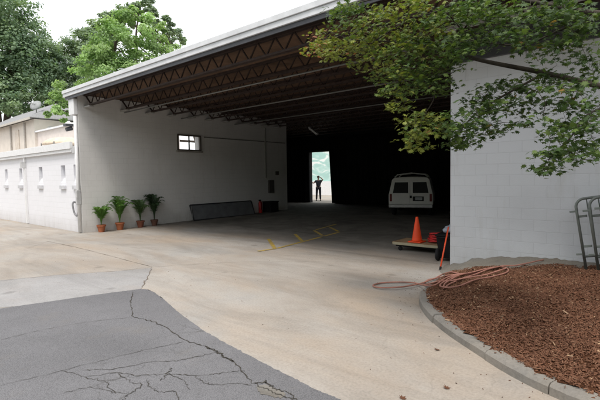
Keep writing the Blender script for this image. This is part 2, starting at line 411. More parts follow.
# ------------------------------------------------------------------ planting bed, kerb, mulch
kerb_top = .10
off = []
for i in range(len(KA)):
    d = KA[min(i+1, len(KA)-1)]-KA[max(i-1, 0)]; d /= np.linalg.norm(d); off.append(np.array([-d[1], d[0]]))
off = np.array(off)
if off[30] @ (np.array([0, 6])-KA[30]) < 0: off = -off         # towards the inside of the bed
kb = MB(); seg = 13; i0 = 0
while i0 < len(KA)-1:
    i1 = min(i0+seg, len(KA)-1); vs = []; n = 0
    js = rng.normal(0, .006); jr = rng.normal(0, .006)
    for i in range(i0, i1+1):
        p = KA[i]; q = off[i]; 
        dd = (KA[min(i+1, len(KA)-1)]-KA[max(i-1, 0)]); dd /= np.linalg.norm(dd)
        if i == i0: p = p+dd*.006
        if i == i1: p = p-dd*.006
        top = kerb_top+js+rng.normal(0, .002)
        if KA[i][1] > 6.5: top -= .1*(KA[i][1]-6.5)
        for o_, z in ((0, -.03), (.005, top-.03), (.028, top-.004), (.06, top), (.15, top+.004), (.17, top-.01), (.18, -.03)):
            vs.append((*(p+q*(o_+jr)), z)); 
        n += 1
    kb.add(vs, [(r*7+c, r*7+c+1, (r+1)*7+c+1, (r+1)*7+c) for r in range(n-1) for c in range(6)] + [tuple(range(7)), tuple((n-1)*7+c for c in range(7))[::-1]])
    i0 = i1
tag(kb.build('kerb', KERB), kind='structure')

bx = np.arange(-3.4, 3.25, .09); by = np.arange(3.5, 8.5, .09)
mb = MB(); idx = {}
for i, x in enumerate(bx):
    for j, y in enumerate(by): idx[i, j] = len(mb.v); mb.v.append((x, y, bed_z(x, y)))
for i in range(len(bx)-1):
    for j in range(len(by)-1):
        cx, cy = bx[i]+.045, by[j]+.045
        if in_bed(cx, cy) and kerb_dist(cx, cy) > .1: mb.f.append((idx[i, j], idx[i+1, j], idx[i+1, j+1], idx[i, j+1]))
m, t, b = new_mat('mulch_soil', .95, .1); v = coords(t)
t.links.new(ramp(t, noise(t, v, 22, 6, .75), [(.3, (.045, .02, .011)), (.55, (.11, .048, .025)), (.75, (.19, .09, .05))]), b.inputs['Base Color'])
bump(t, b, noise(t, v, 40, 5, .7), .9, .03)
used = sorted({k for f in mb.f for k in f}); mp = {k: n for n, k in enumerate(used)}
mb.v = [mb.v[k] for k in used]; mb.f = [tuple(mp[k] for k in f) for f in mb.f]
tag(mb.build('planting_bed', m, smooth=True), kind='structure')
# rough old concrete footing along the wall
ft = MB(); fv = []; fn = 0
for x in np.arange(-3.38, -.85, .06):
    w = float(np.interp(x, [-3.38, -3.0, -2.3, -1.5, -.9], [.5, 1.0, .62, .34, .12])); zt = float(np.interp(x, [-3.38, -3.1, -2.4, -1.6, -.9], [.03, .1, .3, .36, .36]))
    for u in (1.12, .95, .75, .5, .25, -.02):
        y = 8.47-w*u; z = max(zt*(1-.55*max(u, 0)), bed_z(x, y)+.012 if x > -2.9 and u < 1 else -.02)
        if u > 1: z = (bed_z(x, y)-.05) if x > -2.9 else -.03
        fv.append((x, y, z+rng.normal(0, .009)))
    fn += 1
ft.add(fv, [(r*6+c, r*6+c+1, (r+1)*6+c+1, (r+1)*6+c) for r in range(fn-1) for c in range(5)])
tag(ft.build('footing', mat_concrete('rough_footing', (.25, .235, .205), (.17, .155, .13), (.32, .3, .27), .6), smooth=True), kind='structure')

# bark chips
pts = []
while len(pts) < 48000:
    x = rng.uniform(-3.1, .6); y = rng.uniform(3.7, 8.4)
    if in_bed(x, y) and kerb_dist(x, y) > .1-(rng.random() < .03)*.06: pts.append((x, y, bed_z(x, y)+rng.uniform(0, .022)))
P = np.array(pts); n = len(P)
nr = np.stack([rng.normal(0, .5, n), rng.normal(0, .5, n), np.ones(n)], 1); R = rot_frames(nr, rng.uniform(0, 6.28, n))
sz = np.stack([rng.uniform(.005, .022, n)*(1+.9*(rng.random(n) < .08)), rng.uniform(.002, .0055, n), rng.uniform(.002, .006, n)], 1)
R = R*sz[:, None, :]
pal = np.array([(.16, .073, .043), (.12, .054, .033), (.2, .098, .058), (.08, .038, .024), (.25, .14, .088), (.17, .08, .047)])
tint = (pal[rng.integers(0, len(pal), n)]*.55+pal.mean(0)*.45)*rng.uniform(.82, 1.18, (n, 1))
big = rng.random(n) < .004; R[big] *= np.array([1.5, 2.6, 1.0]); tint[big] = np.array([.3, .2, .13])*rng.uniform(.7, 1.25, (big.sum(), 1))
pale = rng.random(n) < .014; tint[pale] = np.array([.42, .28, .17])*rng.uniform(.8, 1.2, (pale.sum(), 1))
cv = [(-1, -1, -1), (1, -.7, -1), (1, .6, -1), (-1, 1, -1), (-.9, -.8, 1), (.85, -.5, 1), (.9, .5, 1), (-.8, .8, 1)]
cf = [(4, 5, 6, 7), (0, 1, 5, 4), (1, 2, 6, 5), (2, 3, 7, 6), (3, 0, 4, 7)]
o = scatter_mesh('mulch', cv, cf, R, P, tint, mat_tint('bark_chip')); tag(o, kind='stuff')

# ------------------------------------------------------------------ the warehouse
Z_DECK, Z_CH = 4.80, 4.40
XL, YC, YE, YB = -15.5, 6.36, 16.95, 22.3
hall = empty('warehouse', (-8, 14, 0), 'white block warehouse with a wide open bay under a flat roof on dark joists', 'building')
def P_(mb, name, mat, parent=None, **k):
    o = mb.build(name, mat, None, **k); par = parent or hall
    o.parent = par
    if parent is None: o.matrix_parent_inverse = Matrix.Translation(-hall.location)
    return o
# side wall with its window opening
w0, w1, h0, h1 = 10.26, 11.42, 3.02, 3.68
sw = MB().box(XL-.4, XL, YC, w0, 0, Z_DECK-.02).box(XL-.4, XL, w1, YE, 0, Z_DECK-.02).box(XL-.4, XL, w0, w1, 0, h0).box(XL-.4, XL, w0, w1, h1, Z_DECK-.02)
P_(sw, 'side_wall', BLOCK_X)
# rear side room and back wall, painted black inside
bk = MB().box(-20.6, XL-.4, YE-.25, YE-.002, 0, Z_DECK-.02).box(-20.9, -20.6, YE-.25, YB+.3, 0, Z_DECK-.02)
bk.box(-20.6, -18.35, YB, YB+.3, 0, Z_DECK-.02).box(-18.35, -16.3, YB, YB+.3, 3.46, Z_DECK-.02).box(-16.3, 8, YB, YB+.3, 0, Z_DECK-.02)
P_(bk, 'back_wall', DIM)
fw = MB().box(-3.334, 8, 8.48, 8.78, 0, 4.62).box(-3.334, -3.03, 8.78, YB, 0, 4.62).box(7.7, 8, 8.78, YB, 0, 4.62)
P_(fw, 'front_wall', BLOCK_Y)
P_(MB().box(-3.36, 8.02, 8.40, 8.477, 4.0, 4.56), 'dark_band', DARKBAND, bevel=.008)
P_(MB().box(-3.42, 8.06, 8.34, 8.82, 4.625, 4.72).box(-3.40, 8.04, 8.37, 8.40, 4.56, 4.625), 'coping', OFFWHITE, bevel=.006)
for x in (-2.62, 1.2, 5):
    P_(MB().box(x-.06, x+.06, 8.52, 8.64, 4.722, Z_DECK-.002), 'roof_post', WHITE)
P_(MB().box(-16.05, 8.4, 6.22, 16.7, Z_DECK, 4.90).box(-20.9, 8.4, 16.7, YB+.5, Z_DECK, 4.90), 'roof_deck', DECK)
# corrugated fascia strip in two steps
P_(MB().box(-16.15, 8.45, 6.10, 6.215, 4.845, 4.955).box(-16.15, 8.45, 6.13, 6.217, 4.73, 4.842), 'fascia', OFFWHITE, bevel=.006)
P_(MB().box(-16.17, -16.06, 6.22, 16.6, 4.66, 4.95), 'side_fascia', OFFWHITE)
P_(MB().box(-16.05, 8.4, 6.17, 6.2, 4.64, 4.727), 'drip_edge', DARKBAND)
P_(MB().box(-16.05, 8.42, 6.25, 16.7, 4.902, 4.93).box(-20.95, 8.42, 16.7, YB+.55, 4.902, 4.93), 'roof_membrane', plain('roof_membrane', (.5, .5, .5), .9))
# open-web joists
joist_ys = [6.62, 7.92, 8.92, 9.87, 10.82, 11.74, 12.65, 13.5, 14.3, 15.15, 16.0, 17.2, 18.4, 19.6, 20.8]
for y in joist_ys:
    x0 = XL-.0 if y < YE else -20.5; x1 = 7.6 if y < 8.4 else -3.34
    a = MB()
    for s in (-.035, .035):
        a.box(x0+.02, x1-.02, y+s-.03, y+s+.03, Z_DECK-.052, Z_DECK-.004); a.box(x0+.42, x1-.4, y+s-.03, y+s+.03, Z_CH, Z_CH+.042)
    n = int((x1-x0-.9)/.52); st = (x1-x0-.9)/n
    for k in range(n):
        xa = x0+.45+k*st
        a.bar((xa, y, Z_CH+.02), (xa+st/2, y, Z_DECK-.03), .026); a.bar((xa+st/2, y, Z_DECK-.03), (xa+st, y, Z_CH+.02), .026)
    a.bar((x0+.45, y, Z_CH+.02), (x0+.06, y, Z_DECK-.04), .04); a.bar((x1-.45, y, Z_CH+.02), (x1-.06, y, Z_DECK-.04), .04)
    P_(a, 'roof_joist', STEEL)
    if y < YE:
        P_(MB().box(XL+.003, XL+.46, y-.07, y+.07, Z_CH-.05, Z_CH-.003), 'bearing_block', plain('dull_bearing', (.4, .39, .37)))
for y, x1 in ((7.98, -3.4), (10.42, -3.4), (13.3, -3.4)):
    P_(MB().tube([(XL+.1, y, 4.32), (x1, y, 4.32)], .022), 'ceiling_pipe', PIPE, smooth=True)
P_(MB().tube([(XL+.03, 11.6, 3.63), (XL+.03, 16.8, 3.63)], .022), 'wall_conduit', plain('dull_pipe', (.22, .21, .2), .6))
for yb in (8.4, 12.2, 15.6):
    P_(MB().box(XL+.2, -3.4, yb-.015, yb+.015, Z_DECK-.2, Z_DECK-.17), 'bridging', STEEL)
# window
wf = MB().box(XL-.06, XL+.05, w0-.01, w0+.05, h0, h1).box(XL-.06, XL+.05, w1-.05, w1+.01, h0, h1).box(XL-.06, XL+.05, w0+.05, w1-.05, h0, h0+.05).box(XL-.06, XL+.05, w0+.05, w1-.05, h1-.05, h1)
wf.box(XL-.04, XL+.03, (w0+w1)/2-.015, (w0+w1)/2+.015, h0+.05, h1-.05)
win = P_(wf, 'window', plain('brown_window_frame', (.1, .085, .07), .6))
m, t, b = new_mat('window_glass', .05); b.inputs['Base Color'].default_value = (1, 1, 1, 1); b.inputs['Roughness'].default_value = 0; b.inputs['Transmission Weight'].default_value = 1; b.inputs['IOR'].default_value = 1.1
P_(MB().box(XL-.03, XL-.024, w0+.05, w1-.05, h0+.05, h1-.05), 'pane', m, parent=win)
P_(MB().box(XL-.1, XL+.09, w0-.06, w1+.06, h0-.07, h0-.002), 'window_sill', plain('sill', (.3, .28, .25)), parent=win)
# corner pier, downspout, meter box, tap
P_(MB().box(-15.93, XL+.004, 6.22, 6.357, 4.1, 4.64), 'corner_block', WHITE, bevel=.01)
P_(MB().tube([(-15.56, 6.28, .04), (-15.56, 6.28, 4.05)], .055, 10), 'downspout', WHITE, smooth=True)
P_(MB().tube([(-15.72, 6.31, .3), (-15.72, 6.31, 3.2)], .025, 8), 'conduit', WHITE, smooth=True)
GBX = plain('grey_box', (.5, .5, .5), .5)
P_(MB().box(-15.8, -15.64, 6.22, 6.34, 2.78, 3.02), 'junction_box', GBX, bevel=.01); P_(MB().box(-15.62, -15.5, 6.2, 6.34, 1.0, 1.5), 'junction_box', GBX, bevel=.01)
P_(MB().box(-16.0, -15.8, 6.05, 6.34, 3.72, 3.8).tube([(-15.9, 6.3, 3.66), (-15.9, 6.1, 3.6)], .07), 'wall_lamp', DARKBAND)
DBX = plain('dull_box', (.09, .08, .075), .6)
P_(MB().box(XL+.003, XL+.12, 15.5, 15.85, 1.05, 1.7), 'breaker_box', DBX, bevel=.008); P_(MB().box(XL+.003, XL+.08, 16.05, 16.25, 1.95, 2.15), 'alarm_bell', DBX, bevel=.008)
P_(MB().box(XL+.003, XL+.07, 15.3, 15.36, 1.8, 4.3), 'wall_pipe', plain('grey_wall_pipe', (.33, .32, .3)))

# ------------------------------------------------------------------ annex on the left
ann = empty('annex_building', (-21, 8, 0), 'low white painted annex with slit windows left of the warehouse corner', 'building')
def A_(mb, name, mat, parent=None, **k):
    o = mb.build(name, mat, None, **k); o.parent = parent or ann
    if parent is None: o.matrix_parent_inverse = Matrix.Translation(-ann.location)
    return o
slit = [float(on_y(x, 170, 6.36)[0]) for x in (6, 20.6, 40.5, 63, 76)] + [-26.9, -28.3]
edges = sorted(slit); wl = MB(); x = -34; hw = .2
zs0, zs1 = 1.76, 2.4
for e in edges:
    wl.box(x, e-hw, 6.36, 6.66, 0, 3.0); wl.box(e-hw, e+hw, 6.36, 6.66, 0, zs0); wl.box(e-hw, e+hw, 6.36, 6.66, zs1, 3.0); x = e+hw
wl.box(x, -15.905, 6.36, 6.66, 0, 3.0)
wl.box(-34, -15.905, 9.2, 9.5, 0, 3.0)
A_(wl, 'wall', ANNEX)
A_(MB().box(-34, -15.91, 6.3, 9.55, 3.002, 3.06), 'roof', plain('annex_roof', (.6, .6, .6), .9))
A_(MB().box(-34.1, -15.92, 6.2, 6.3, 2.95, 3.2).box(-34.1, -15.92, 6.24, 6.36, 2.84, 2.947), 'roof_edge', WHITE, bevel=.006)
glass = plain('dim_slit_glass', (.34, .37, .43), .3)
for e in slit:
    w = A_(MB().box(e-hw, e+hw, 6.56, 6.6, zs0, zs1), 'slit_window', glass)
    A_(MB().prism([(e-hw, 6.37, zs0), (e-hw, 6.555, zs0), (e-hw, 6.555, zs0+.2), (e-hw, 6.45, zs0+.17)], (2*hw, 0, 0)), 'lower_panel', WHITE, parent=w)
    A_(MB().box(e-hw-.04, e+hw+.04, 6.29, 6.357, zs0-.24, zs0-.1), 'sill', plain('grey_sill', (.6, .6, .62)), parent=w)
xp = float(on_y(26, 200, 6.3)[0])
A_(MB().box(xp-.05, xp+.05, 6.28, 6.357, .02, 2.83), 'downspout', WHITE)
A_(MB().box(xp-.16, xp+.06, 6.18, 6.357, 2.4, 2.66), 'lamp_box', plain('lamp_grey', (.55, .55, .55)))
tx = float(on_y(78, 205, 6.36)[0])
A_(MB().tube(catmull([(tx-.1, 6.34, 1.05), (tx-.12, 6.26, 1.08), (tx-.1, 6.22, .95), (tx-.02, 6.24, .68), (tx+.1, 6.27, .6), (tx+.15, 6.3, .75)], 5), .03), 'water_tap', plain('tap_grey', (.25, .25, .26), .4), smooth=True)

# ------------------------------------------------------------------ house behind the annex
hs = empty('house', (-30, 13, 0), 'beige house with a grey gable roof and drain pipes seen above the white annex', 'building')
def H_(mb, name, mat, parent=None, **k):
    o = mb.build(name, mat, None, **k); o.parent = parent or hs
    if parent is None: o.matrix_parent_inverse = Matrix.Translation(-hs.location)
    return o
BEIGE = plain('beige_stucco', (.7, .64, .57), .9, .08, 2)
q0 = on_y(34, 118, 10.6); q1 = on_y(74, 124, 10.6); xe, ze = float(q0[0]), float(q0[2]); zl = float(on_y(60, 127, 10.6)[2])
H_(MB().box(-46, xe, 10.6, 15, 0, ze-.05), 'wall', BEIGE)
H_(MB().box(xe+.003, -21.5, 10.75, 14.4, 0, zl), 'low_wall', plain('pale_stucco', (.72, .65, .6), .9, .08, 2))
H_(MB().box(xe-.05, -21.3, 10.6, 14.5, zl+.003, zl+.1), 'coping', WHITE)
rx, rz = float(on_y(-6, 104, 13.8)[0]), float(on_y(-6, 104, 13.8)[2])
hr = MB(); x1_, y0_, y1_ = xe+.45, 10.2, 15.4
hr.add([(-47, y0_, ze), (x1_, y0_, ze), (x1_, y1_, ze), (-47, y1_, ze), (-44.4, 12.8, ze+1.5), (x1_-2.6, 12.8, ze+1.5)], [(0, 1, 5, 4), (1, 2, 5), (2, 3, 4, 5), (3, 0, 4), (0, 3, 2, 1)])
H_(hr, 'roof', plain('grey_shingle', (.27, .27, .275), .9, .2, 12))
H_(MB().box(-47, xe+.5, 10.12, 10.2, ze-.16, ze-.02), 'gutter', plain('gutter_tan', (.5, .47, .42)))
for px_ in (10, 24):
    xq = float(on_y(px_, 130, 10.5)[0]); H_(MB().tube([(xq, 10.52, 2), (xq, 10.52, ze-.15)], .06), 'drain_pipe', plain('drain_tan', (.45, .42, .38)))
xq = float(on_y(17, 135, 10.55)[0])
H_(MB().box(xq-.45, xq+.35, 10.54, 10.597, 2, ze-.55), 'door_panel', plain('tan_panel', (.62, .55, .47)))
# roof-top gear
rd = look(52, 141, 24); tn = empty('roof_canopy', (rd[0], rd[1]+.6, 3.062), 'low tan fabric dome standing on the annex roof before the beige house', 'canopy')
d = MB(); prof = [(1.0*math.cos(a), .5+.4*math.sin(a)) for a in np.linspace(0, 1.5, 7)]
d.lathe(prof, (0, 0, 0), 20).build('cover', plain('tan_canvas', (.66, .54, .42), .9), tn, smooth=True)
for sx in (-1, 1):
    for sy in (-1, 1): MB().tube([(sx*.8, sy*.8, 0), (sx*.8, sy*.8, .6)], .03).build('leg', PIPE, tn)
dp = look(33.5, 107, 24); ds = empty('satellite_dish', (dp[0], dp[1], zl+.1 if dp[0] > xe else ze), 'pale grey satellite dish on a thin mast above the beige house', 'satellite dish')
ds.location = (float(on_y(34, 116, 10.9)[0])+.2, 11.0, zl+.1); hd = float(on_y(33.5, 105, 11)[2])-zl-.1
dish = MB(); dv = []; nn = 16
for r in (0, .16, .3, .4):
    for k in range(nn): dv.append((r*math.cos(2*math.pi*k/nn), .9*r*r, r*math.sin(2*math.pi*k/nn)))
dish.add(dv, [(i*nn+k, i*nn+(k+1) % nn, (i+1)*nn+(k+1) % nn, (i+1)*nn+k) for i in range(3) for k in range(nn)])
o = dish.build('reflector', plain('dish_grey', (.3, .31, .31), .5), ds, smooth=True); o.location = (0, -.1, hd); o.rotation_euler = (-.5, 0, .7)
sm = o.modifiers.new('s', 'SOLIDIFY'); sm.thickness = .02
MB().tube([(0, 0, 0), (0, 0, hd)], .035).build('mast', PIPE, ds); MB().tube([(0, -.1, hd), (-.3, -.5, hd+.1)], .02).build('feed_arm', PIPE, ds)
for px_, lab in ((48, 'short white roof vent with a cap left of the other one'), (67, 'stubby white roof vent nearest the warehouse corner')):
    q = on_y(px_, 121, 11.5); vt = empty('roof_vent', (float(q[0]), 11.6, zl), lab, 'vent', 'vents on the house roof')
    MB().lathe([(.15, 0), (.15, .35)], n=12).build('pipe', WHITE, vt); MB().lathe([(.24, .352), (.24, .42), (.06, .56)], n=12).build('cap', WHITE, vt)

# ------------------------------------------------------------------ beyond the back door
m, t, b = new_mat('teal_mural', .7); v = coords(t, (.55, .55, 1.5), (0, .25, 0))
nz = noise(t, v, 1.1, 3, .5, 1.2); v2 = coords(t)
t.links.new(ramp(t, nz, [(.46, (.4, .62, .57)), (.54, (.5, .7, .65)), (.6, (.82, .85, .83))]), b.inputs['Base Color'])
tw = empty('painted_wall', (-24, 32, .1), 'tall teal wall with white brushed swirls above a white base, seen through the back doorway', 'wall')
o = MB().box(-12, 12, 0, .3, 1.3, 7).build('upper_wall', m, tw); o = MB().box(-12, 12, -.12, .3, 0, 1.297).build('base_wall', WHITE, tw)

pc = on_z(318.6, 199.5, .1)
def skin(name, verts, edges, radii, mat, parent, root=0, sub=2):
    me = bpy.data.meshes.new(name); me.from_pydata(verts, edges, []); me.update()
    o = bpy.data.objects.new(name, me); COL.objects.link(o); me.materials.append(mat)
    md = o.modifiers.new('skin', 'SKIN'); md.use_smooth_shade = True
    sv = me.skin_vertices[0].data
    for i, r in enumerate(radii): sv[i].radius = r if isinstance(r, tuple) else (r, r)
    sv[root].use_root = True
    if sub: sm = o.modifiers.new('sub', 'SUBSURF'); sm.levels = sub; sm.render_levels = sub
    if parent: o.parent = parent
    return o
pc = pc*np.array([.95, .95, 1])
man = empty('person', tuple(pc), 'person in dark clothes standing outside the back doorway with one hand raised to the head', 'person')
ang = math.atan2(-pc[1], -pc[0]); man.rotation_euler.z = ang + math.pi/2     # local -y faces the camera
# joints: x to the viewer's right, -y towards the viewer
V = [(0, 0, .98), (0, .0, 1.15), (0, .01, 1.36), (0, 0, 1.48), (0, -.01, 1.56), (0, -.02, 1.66), (0, -.01, 1.74),
     (-.19, 0, 1.41), (-.36, -.05, 1.26), (-.58, -.1, 1.4), (-.66, -.11, 1.43),
     (.19, 0, 1.41), (.33, -.1, 1.5), (.16, -.16, 1.67), (.1, -.16, 1.72),
     (-.1, 0, .9), (-.13, -.02, .5), (-.15, .02, .08), (-.16, -.14, .04), (.1, 0, .9), (.12, -.02, .5), (.13, .02, .08), (.15, -.14, .04)]
Ed = [(0, 1), (1, 2), (2, 3), (3, 4), (4, 5), (5, 6), (2, 7), (7, 8), (8, 9), (9, 10), (2, 11), (11, 12), (12, 13), (13, 14), (0, 15), (15, 16), (16, 17), (17, 18), (0, 19), (19, 20), (20, 21), (21, 22)]
Rr = [(.15, .11), (.14, .1), (.17, .11), .07, .055, (.075, .09), (.07, .085), .06, .045, .033, .025, .06, .045, .033, .025, .09, .06, .042, .035, .09, .06, .042, .035]
SKIN = plain('skin', (.36, .22, .16), .6, .08)
skin('body', V, Ed, Rr, SKIN, man)
sh = skin('shirt', [(0, 0, .9)]+[V[i] for i in (1, 2, 7, 11)]+[(-.29, -.03, 1.33), (.27, -.06, 1.46)], [(0, 1), (1, 2), (2, 3), (2, 4), (3, 5), (4, 6)], [(.17, .13), (.165, .125), (.19, .13), .085, .085, .07, .07], plain('dark_shirt', (.03, .032, .04), .9), man)
skin('trousers', [(0, 0, 1.0)]+[V[i] for i in (15, 16, 17, 19, 20, 21)], [(0, 1), (1, 2), (2, 3), (0, 4), (4, 5), (5, 6)], [(.165, .13), .11, .08, .065, .11, .08, .065], plain('dark_trousers', (.02, .021, .026), .9), man)
MB().lathe([(.02, .13), (.075, .11), (.1, .05), (.1, 0), (.085, -.03)], (0, .005, 1.68), 14).build('hair', plain('dark_hair', (.02, .015, .012), .8), man, smooth=True)
for s, cx in ((-1, -.155), (1, .14)):
    MB().box(cx-.05, cx+.05, -.2, .08, 0, .085).build('shoe', BLACK, man, bevel=.03)

def curtain(x0, x1, y, z1, name, label, z0=.13, lean=0, ph=0):
    n = int(abs(x1-x0)/.06)+2; rows = 6; vs = []
    for r in range(rows):
        f = r/(rows-1)
        for i in range(n):
            s = i/(n-1); x = x0+(x1-x0)*s + lean*(1-f)*(1-s)
            vs.append((x, y+.07*math.sin(i*.9+ph)*(1.1-.4*f)+.03*math.sin(i*.37), z0+(z1-z0)*f))
    o = MB().add(vs, [(r*n+i, r*n+i+1, (r+1)*n+i+1, (r+1)*n+i) for r in range(rows-1) for i in range(n-1)]).build(name, BLACK, smooth=True)
    sm = o.modifiers.new('s', 'SOLIDIFY'); sm.thickness = .012
    return tag(o, label, 'curtain', 'black curtains on the back wall')
curtain(-16.62, -9.4, 22.12, 4.35, 'curtain', 'long black stage curtain right of the bright back doorway', lean=.25)
curtain(-18.3, -20.5, 22.12, 4.35, 'curtain', 'black curtain at the left edge of the bright back doorway', ph=1)
curtain(-9.3, -3.6, 22.0, 4.35, 'curtain', 'black curtain hanging behind the parked white van', ph=2)

fx = on_y(313, 131.5, 16.6); fl = empty('light_fixture', (float(fx[0]), 16.6, float(fx[2])), 'dull white strip light hanging tilted under the roof near the back doorway', 'light')
fl.rotation_euler = (0, .62, 0)
MB().box(-.32, .32, -.07, .07, 0, .08).build('housing', plain('fixture_white', (.7, .7, .7), .5), fl, bevel=.01)
MB().tube([(-.3, 0, -.02), (.3, 0, -.02)], .018).build('tube', plain('unlit_tube', (.75, .75, .75), .3), fl)
MB().tube([(0, 0, .08), (.25, 0, Z_CH-float(fx[2])-.0)], .012).build('hanger', PIPE, fl)

# ------------------------------------------------------------------ van
vc = on_z(410.5, 217, .1); dirv = np.array([vc[0], vc[1]])/math.hypot(vc[0], vc[1])
van = empty('van', (float(vc[0]), float(vc[1]), floor_z(vc[1])), 'white cargo van parked tail-out in the dark bay behind the orange cone', 'van')
van.scale = (.95, .9, .87)
van.rotation_euler.z = math.atan2(dirv[1], dirv[0]) - math.pi/2 - .07         # local +y is the van's nose
VW = plain('van_white', (.66, .65, .61), .35, .05, 3, spec=.5); VG = plain('van_glass', (.008, .009, .01), .25, .1, spec=.15)
RUB = plain('rubber', (.016, .016, .017), .85); TL = plain('tail_lamp_red', (.13, .012, .012), .25)
hw, L = .95, 4.8
sec = [(-.86, .42), (-.95, .6), (-.95, 1.05), (-.9, 1.3), (-.8, 1.78), (-.7, 1.88), (-.35, 1.915), (.35, 1.915), (.7, 1.88), (.8, 1.78), (.9, 1.3), (.95, 1.05), (.95, .6), (.86, .42)]
def section(y, s=1, zs=1, zb=0): return [(x*s, y, .42+(z-.42)*zs+zb) for x, z in sec]
rows = [section(.03, .985), section(.0+.08, 1), section(3.2, 1), section(3.5, .995, .98), section(4.15, .96, .58), section(4.65, .9, .5), section(4.78, .84, .4)]
vb = MB(); nS = len(sec); allv = [p for r in rows for p in r]
vb.add(allv, [(r*nS+i, r*nS+(i+1) % nS, (r+1)*nS+(i+1) % nS, (r+1)*nS+i) for r in range(len(rows)-1) for i in range(nS)] + [tuple(range(nS)), tuple((len(rows)-1)*nS+i for i in range(nS))[::-1]])
vb.build('body', VW, van, bevel=.02)
for s in (-1, 1):
    dr = MB().prism([(s*.03, .028, .62), (s*.86, .028, .62), (s*.86, .028, 1.08), (s*.74, .028, 1.74), (s*.03, .028, 1.74)], (0, -.02, 0)).build('rear_door', VW, van, bevel=.006)
    MB().prism([(s*.1, .006, 1.14), (s*.76, .006, 1.14), (s*.67, .006, 1.66), (s*.1, .006, 1.66)], (0, -.008, 0)).build('window', VG, dr)
    MB().box(min(s*.9, s*.8), max(s*.9, s*.8), -.004, .028, .74, 1.1).build('tail_light', TL, van, bevel=.01)
    for y in (.95, 3.75):
        wh = MB()
        for pr in ([(.0, -.1), (.27, -.1), (.33, -.07), (.34, 0), (.33, .07), (.27, .1), (.0, .1)],):
            n = 22; vs = [(z, r*math.cos(2*math.pi*k/n), r*math.sin(2*math.pi*k/n)) for r, z in pr for k in range(n)]
            wh.add(vs, [(i*n+k, i*n+(k+1) % n, (i+1)*n+(k+1) % n, (i+1)*n+k) for i in range(len(pr)-1) for k in range(n)])
        o = wh.build('wheel', RUB, van, smooth=True); o.location = (s*.8, y, .34)
        n = 18; rim = MB().add([(s*(.102 if r < .1 else .104 if r < .18 else .1), r*math.cos(2*math.pi*k/n), r*math.sin(2*math.pi*k/n)) for r in (.03, .12, .2) for k in range(n)], [(i*n+k, i*n+(k+1) % n, (i+1)*n+(k+1) % n, (i+1)*n+k) for i in range(2) for k in range(n)]+[tuple(range(n))])
        r_ = rim.build('rim', plain('rim_grey', (.35, .35, .36), .4, metal=.6), o)
    MB().prism([(s*.955, 2.5, 1.2), (s*.955, 3.35, 1.2), (s*.85, 3.2, 1.72), (s*.85, 2.5, 1.72)], (s*.008, 0, 0)).build('side_window', VG, van)
    MB().box(min(s*1.0, s*1.16), max(s*1.0, s*1.16), 3.0, 3.1, 1.15, 1.38).build('mirror', RUB, van, bevel=.02)
MB().box(-.93, .93, -.16, .02, .44, .6).build('bumper', plain('bumper_chrome', (.5, .5, .5), .3, metal=.5), van, bevel=.03)
pl = MB().box(.1, .56, -.014, .007, .76, .98).build('plate_recess', VG, van)
MB().box(.2, .5, -.024, -.0145, .8, .94).build('number_plate', plain('plate_pale', (.4, .42, .42), .5), pl)
MB().box(-.03, .06, -.022, .006, .9, 1.02).build('door_handle', RUB, van)
rk = MB().tube([(-.72, .5, 1.9), (-.6, .5, 2.02), (0, .5, 2.1), (.6, .5, 2.02), (.72, .5, 1.9)], .028, 8).build('roof_rack', plain('rack_white', (.6, .6, .58), .5), van, smooth=True)
MB().tube([(-.72, 2.6, 1.9), (-.6, 2.6, 2.02), (0, 2.6, 2.1), (.6, 2.6, 2.02), (.72, 2.6, 1.9)], .028, 8).build('roof_rack', rk.data.materials[0], van, smooth=True)
for s in (-.6, .6): MB().tube([(s, .4, 2.03), (s, 2.7, 2.03)], .022).build('roof_rail', rk.data.materials[0], van)

# ------------------------------------------------------------------ platform dolly with cone and red coil
RED = plain('red_hose', (.5, .03, .03), .5, .2)
dz = floor_z(9.6)
WOOD = plain('scuffed_plywood', (.3, .2, .11), .8, .3, 5)
dol = empty('platform_dolly', (-4.42, 9.72, dz), 'low wooden platform dolly on small black wheels under the orange cone', 'dolly', rz=.08)
MB().box(-.68, .62, -.4, .4, .17, .215).build('platform', WOOD, dol, bevel=.006)
MB().box(-.66, .6, -.412, -.4, .15, .21).build('edge_strip', plain('edge_metal', (.4, .36, .25), .5), dol)
for sy in (-.33, .33): MB().box(-.6, .54, sy-.03, sy+.03, .11, .168).build('runner', BLACK, dol)
for sx in (-.5, .45):
    for sy in (-.32, .32):
        c = MB(); n = 14; pr = [(.0, -.02), (.05, -.02), (.055, 0), (.05, .02), (.0, .02)]
        c.add([(r*math.cos(2*math.pi*k/n), z, r*math.sin(2*math.pi*k/n)) for r, z in pr for k in range(n)], [(i*n+k, i*n+(k+1) % n, (i+1)*n+(k+1) % n, (i+1)*n+k) for i in range(4) for k in range(n)])
        o = c.build('wheel', RUB, dol, smooth=True); o.location = (sx, sy, .056)
dol.rotation_euler.z = .02
cone_scale = .95
cone = empty('traffic_cone', (-4.56, 9.55, dz+.217), 'bright orange traffic cone standing on the wooden dolly', 'traffic cone')
cone.scale = (cone_scale,)*3
ORG = plain('cone_orange', (.9, .085, .02), .45, .08, 5)
MB().box(-.17, .17, -.17, .17, 0, .03).build('base', ORG, cone, bevel=.01)
MB().lathe([(.135, .03), (.125, .06), (.034, .62), (.03, .635), (.02, .635), (.02, .6)], n=24).build('body', ORG, cone, smooth=True)
rp = []
for i in range(130):
    a = i*.33; lay = i/130
    rp.append((.27*math.cos(a)*(1+.12*math.sin(i*.7)), .2*math.sin(a)*(1+.1*math.sin(i*1.1)), .024+.2*lay*(1-.0*lay)+.02*math.sin(i*.5)))
o = MB().tube(rp, .02, 7).build('red_hose', RED, smooth=True); o.location = (-4.05, 9.74, dz+.217)
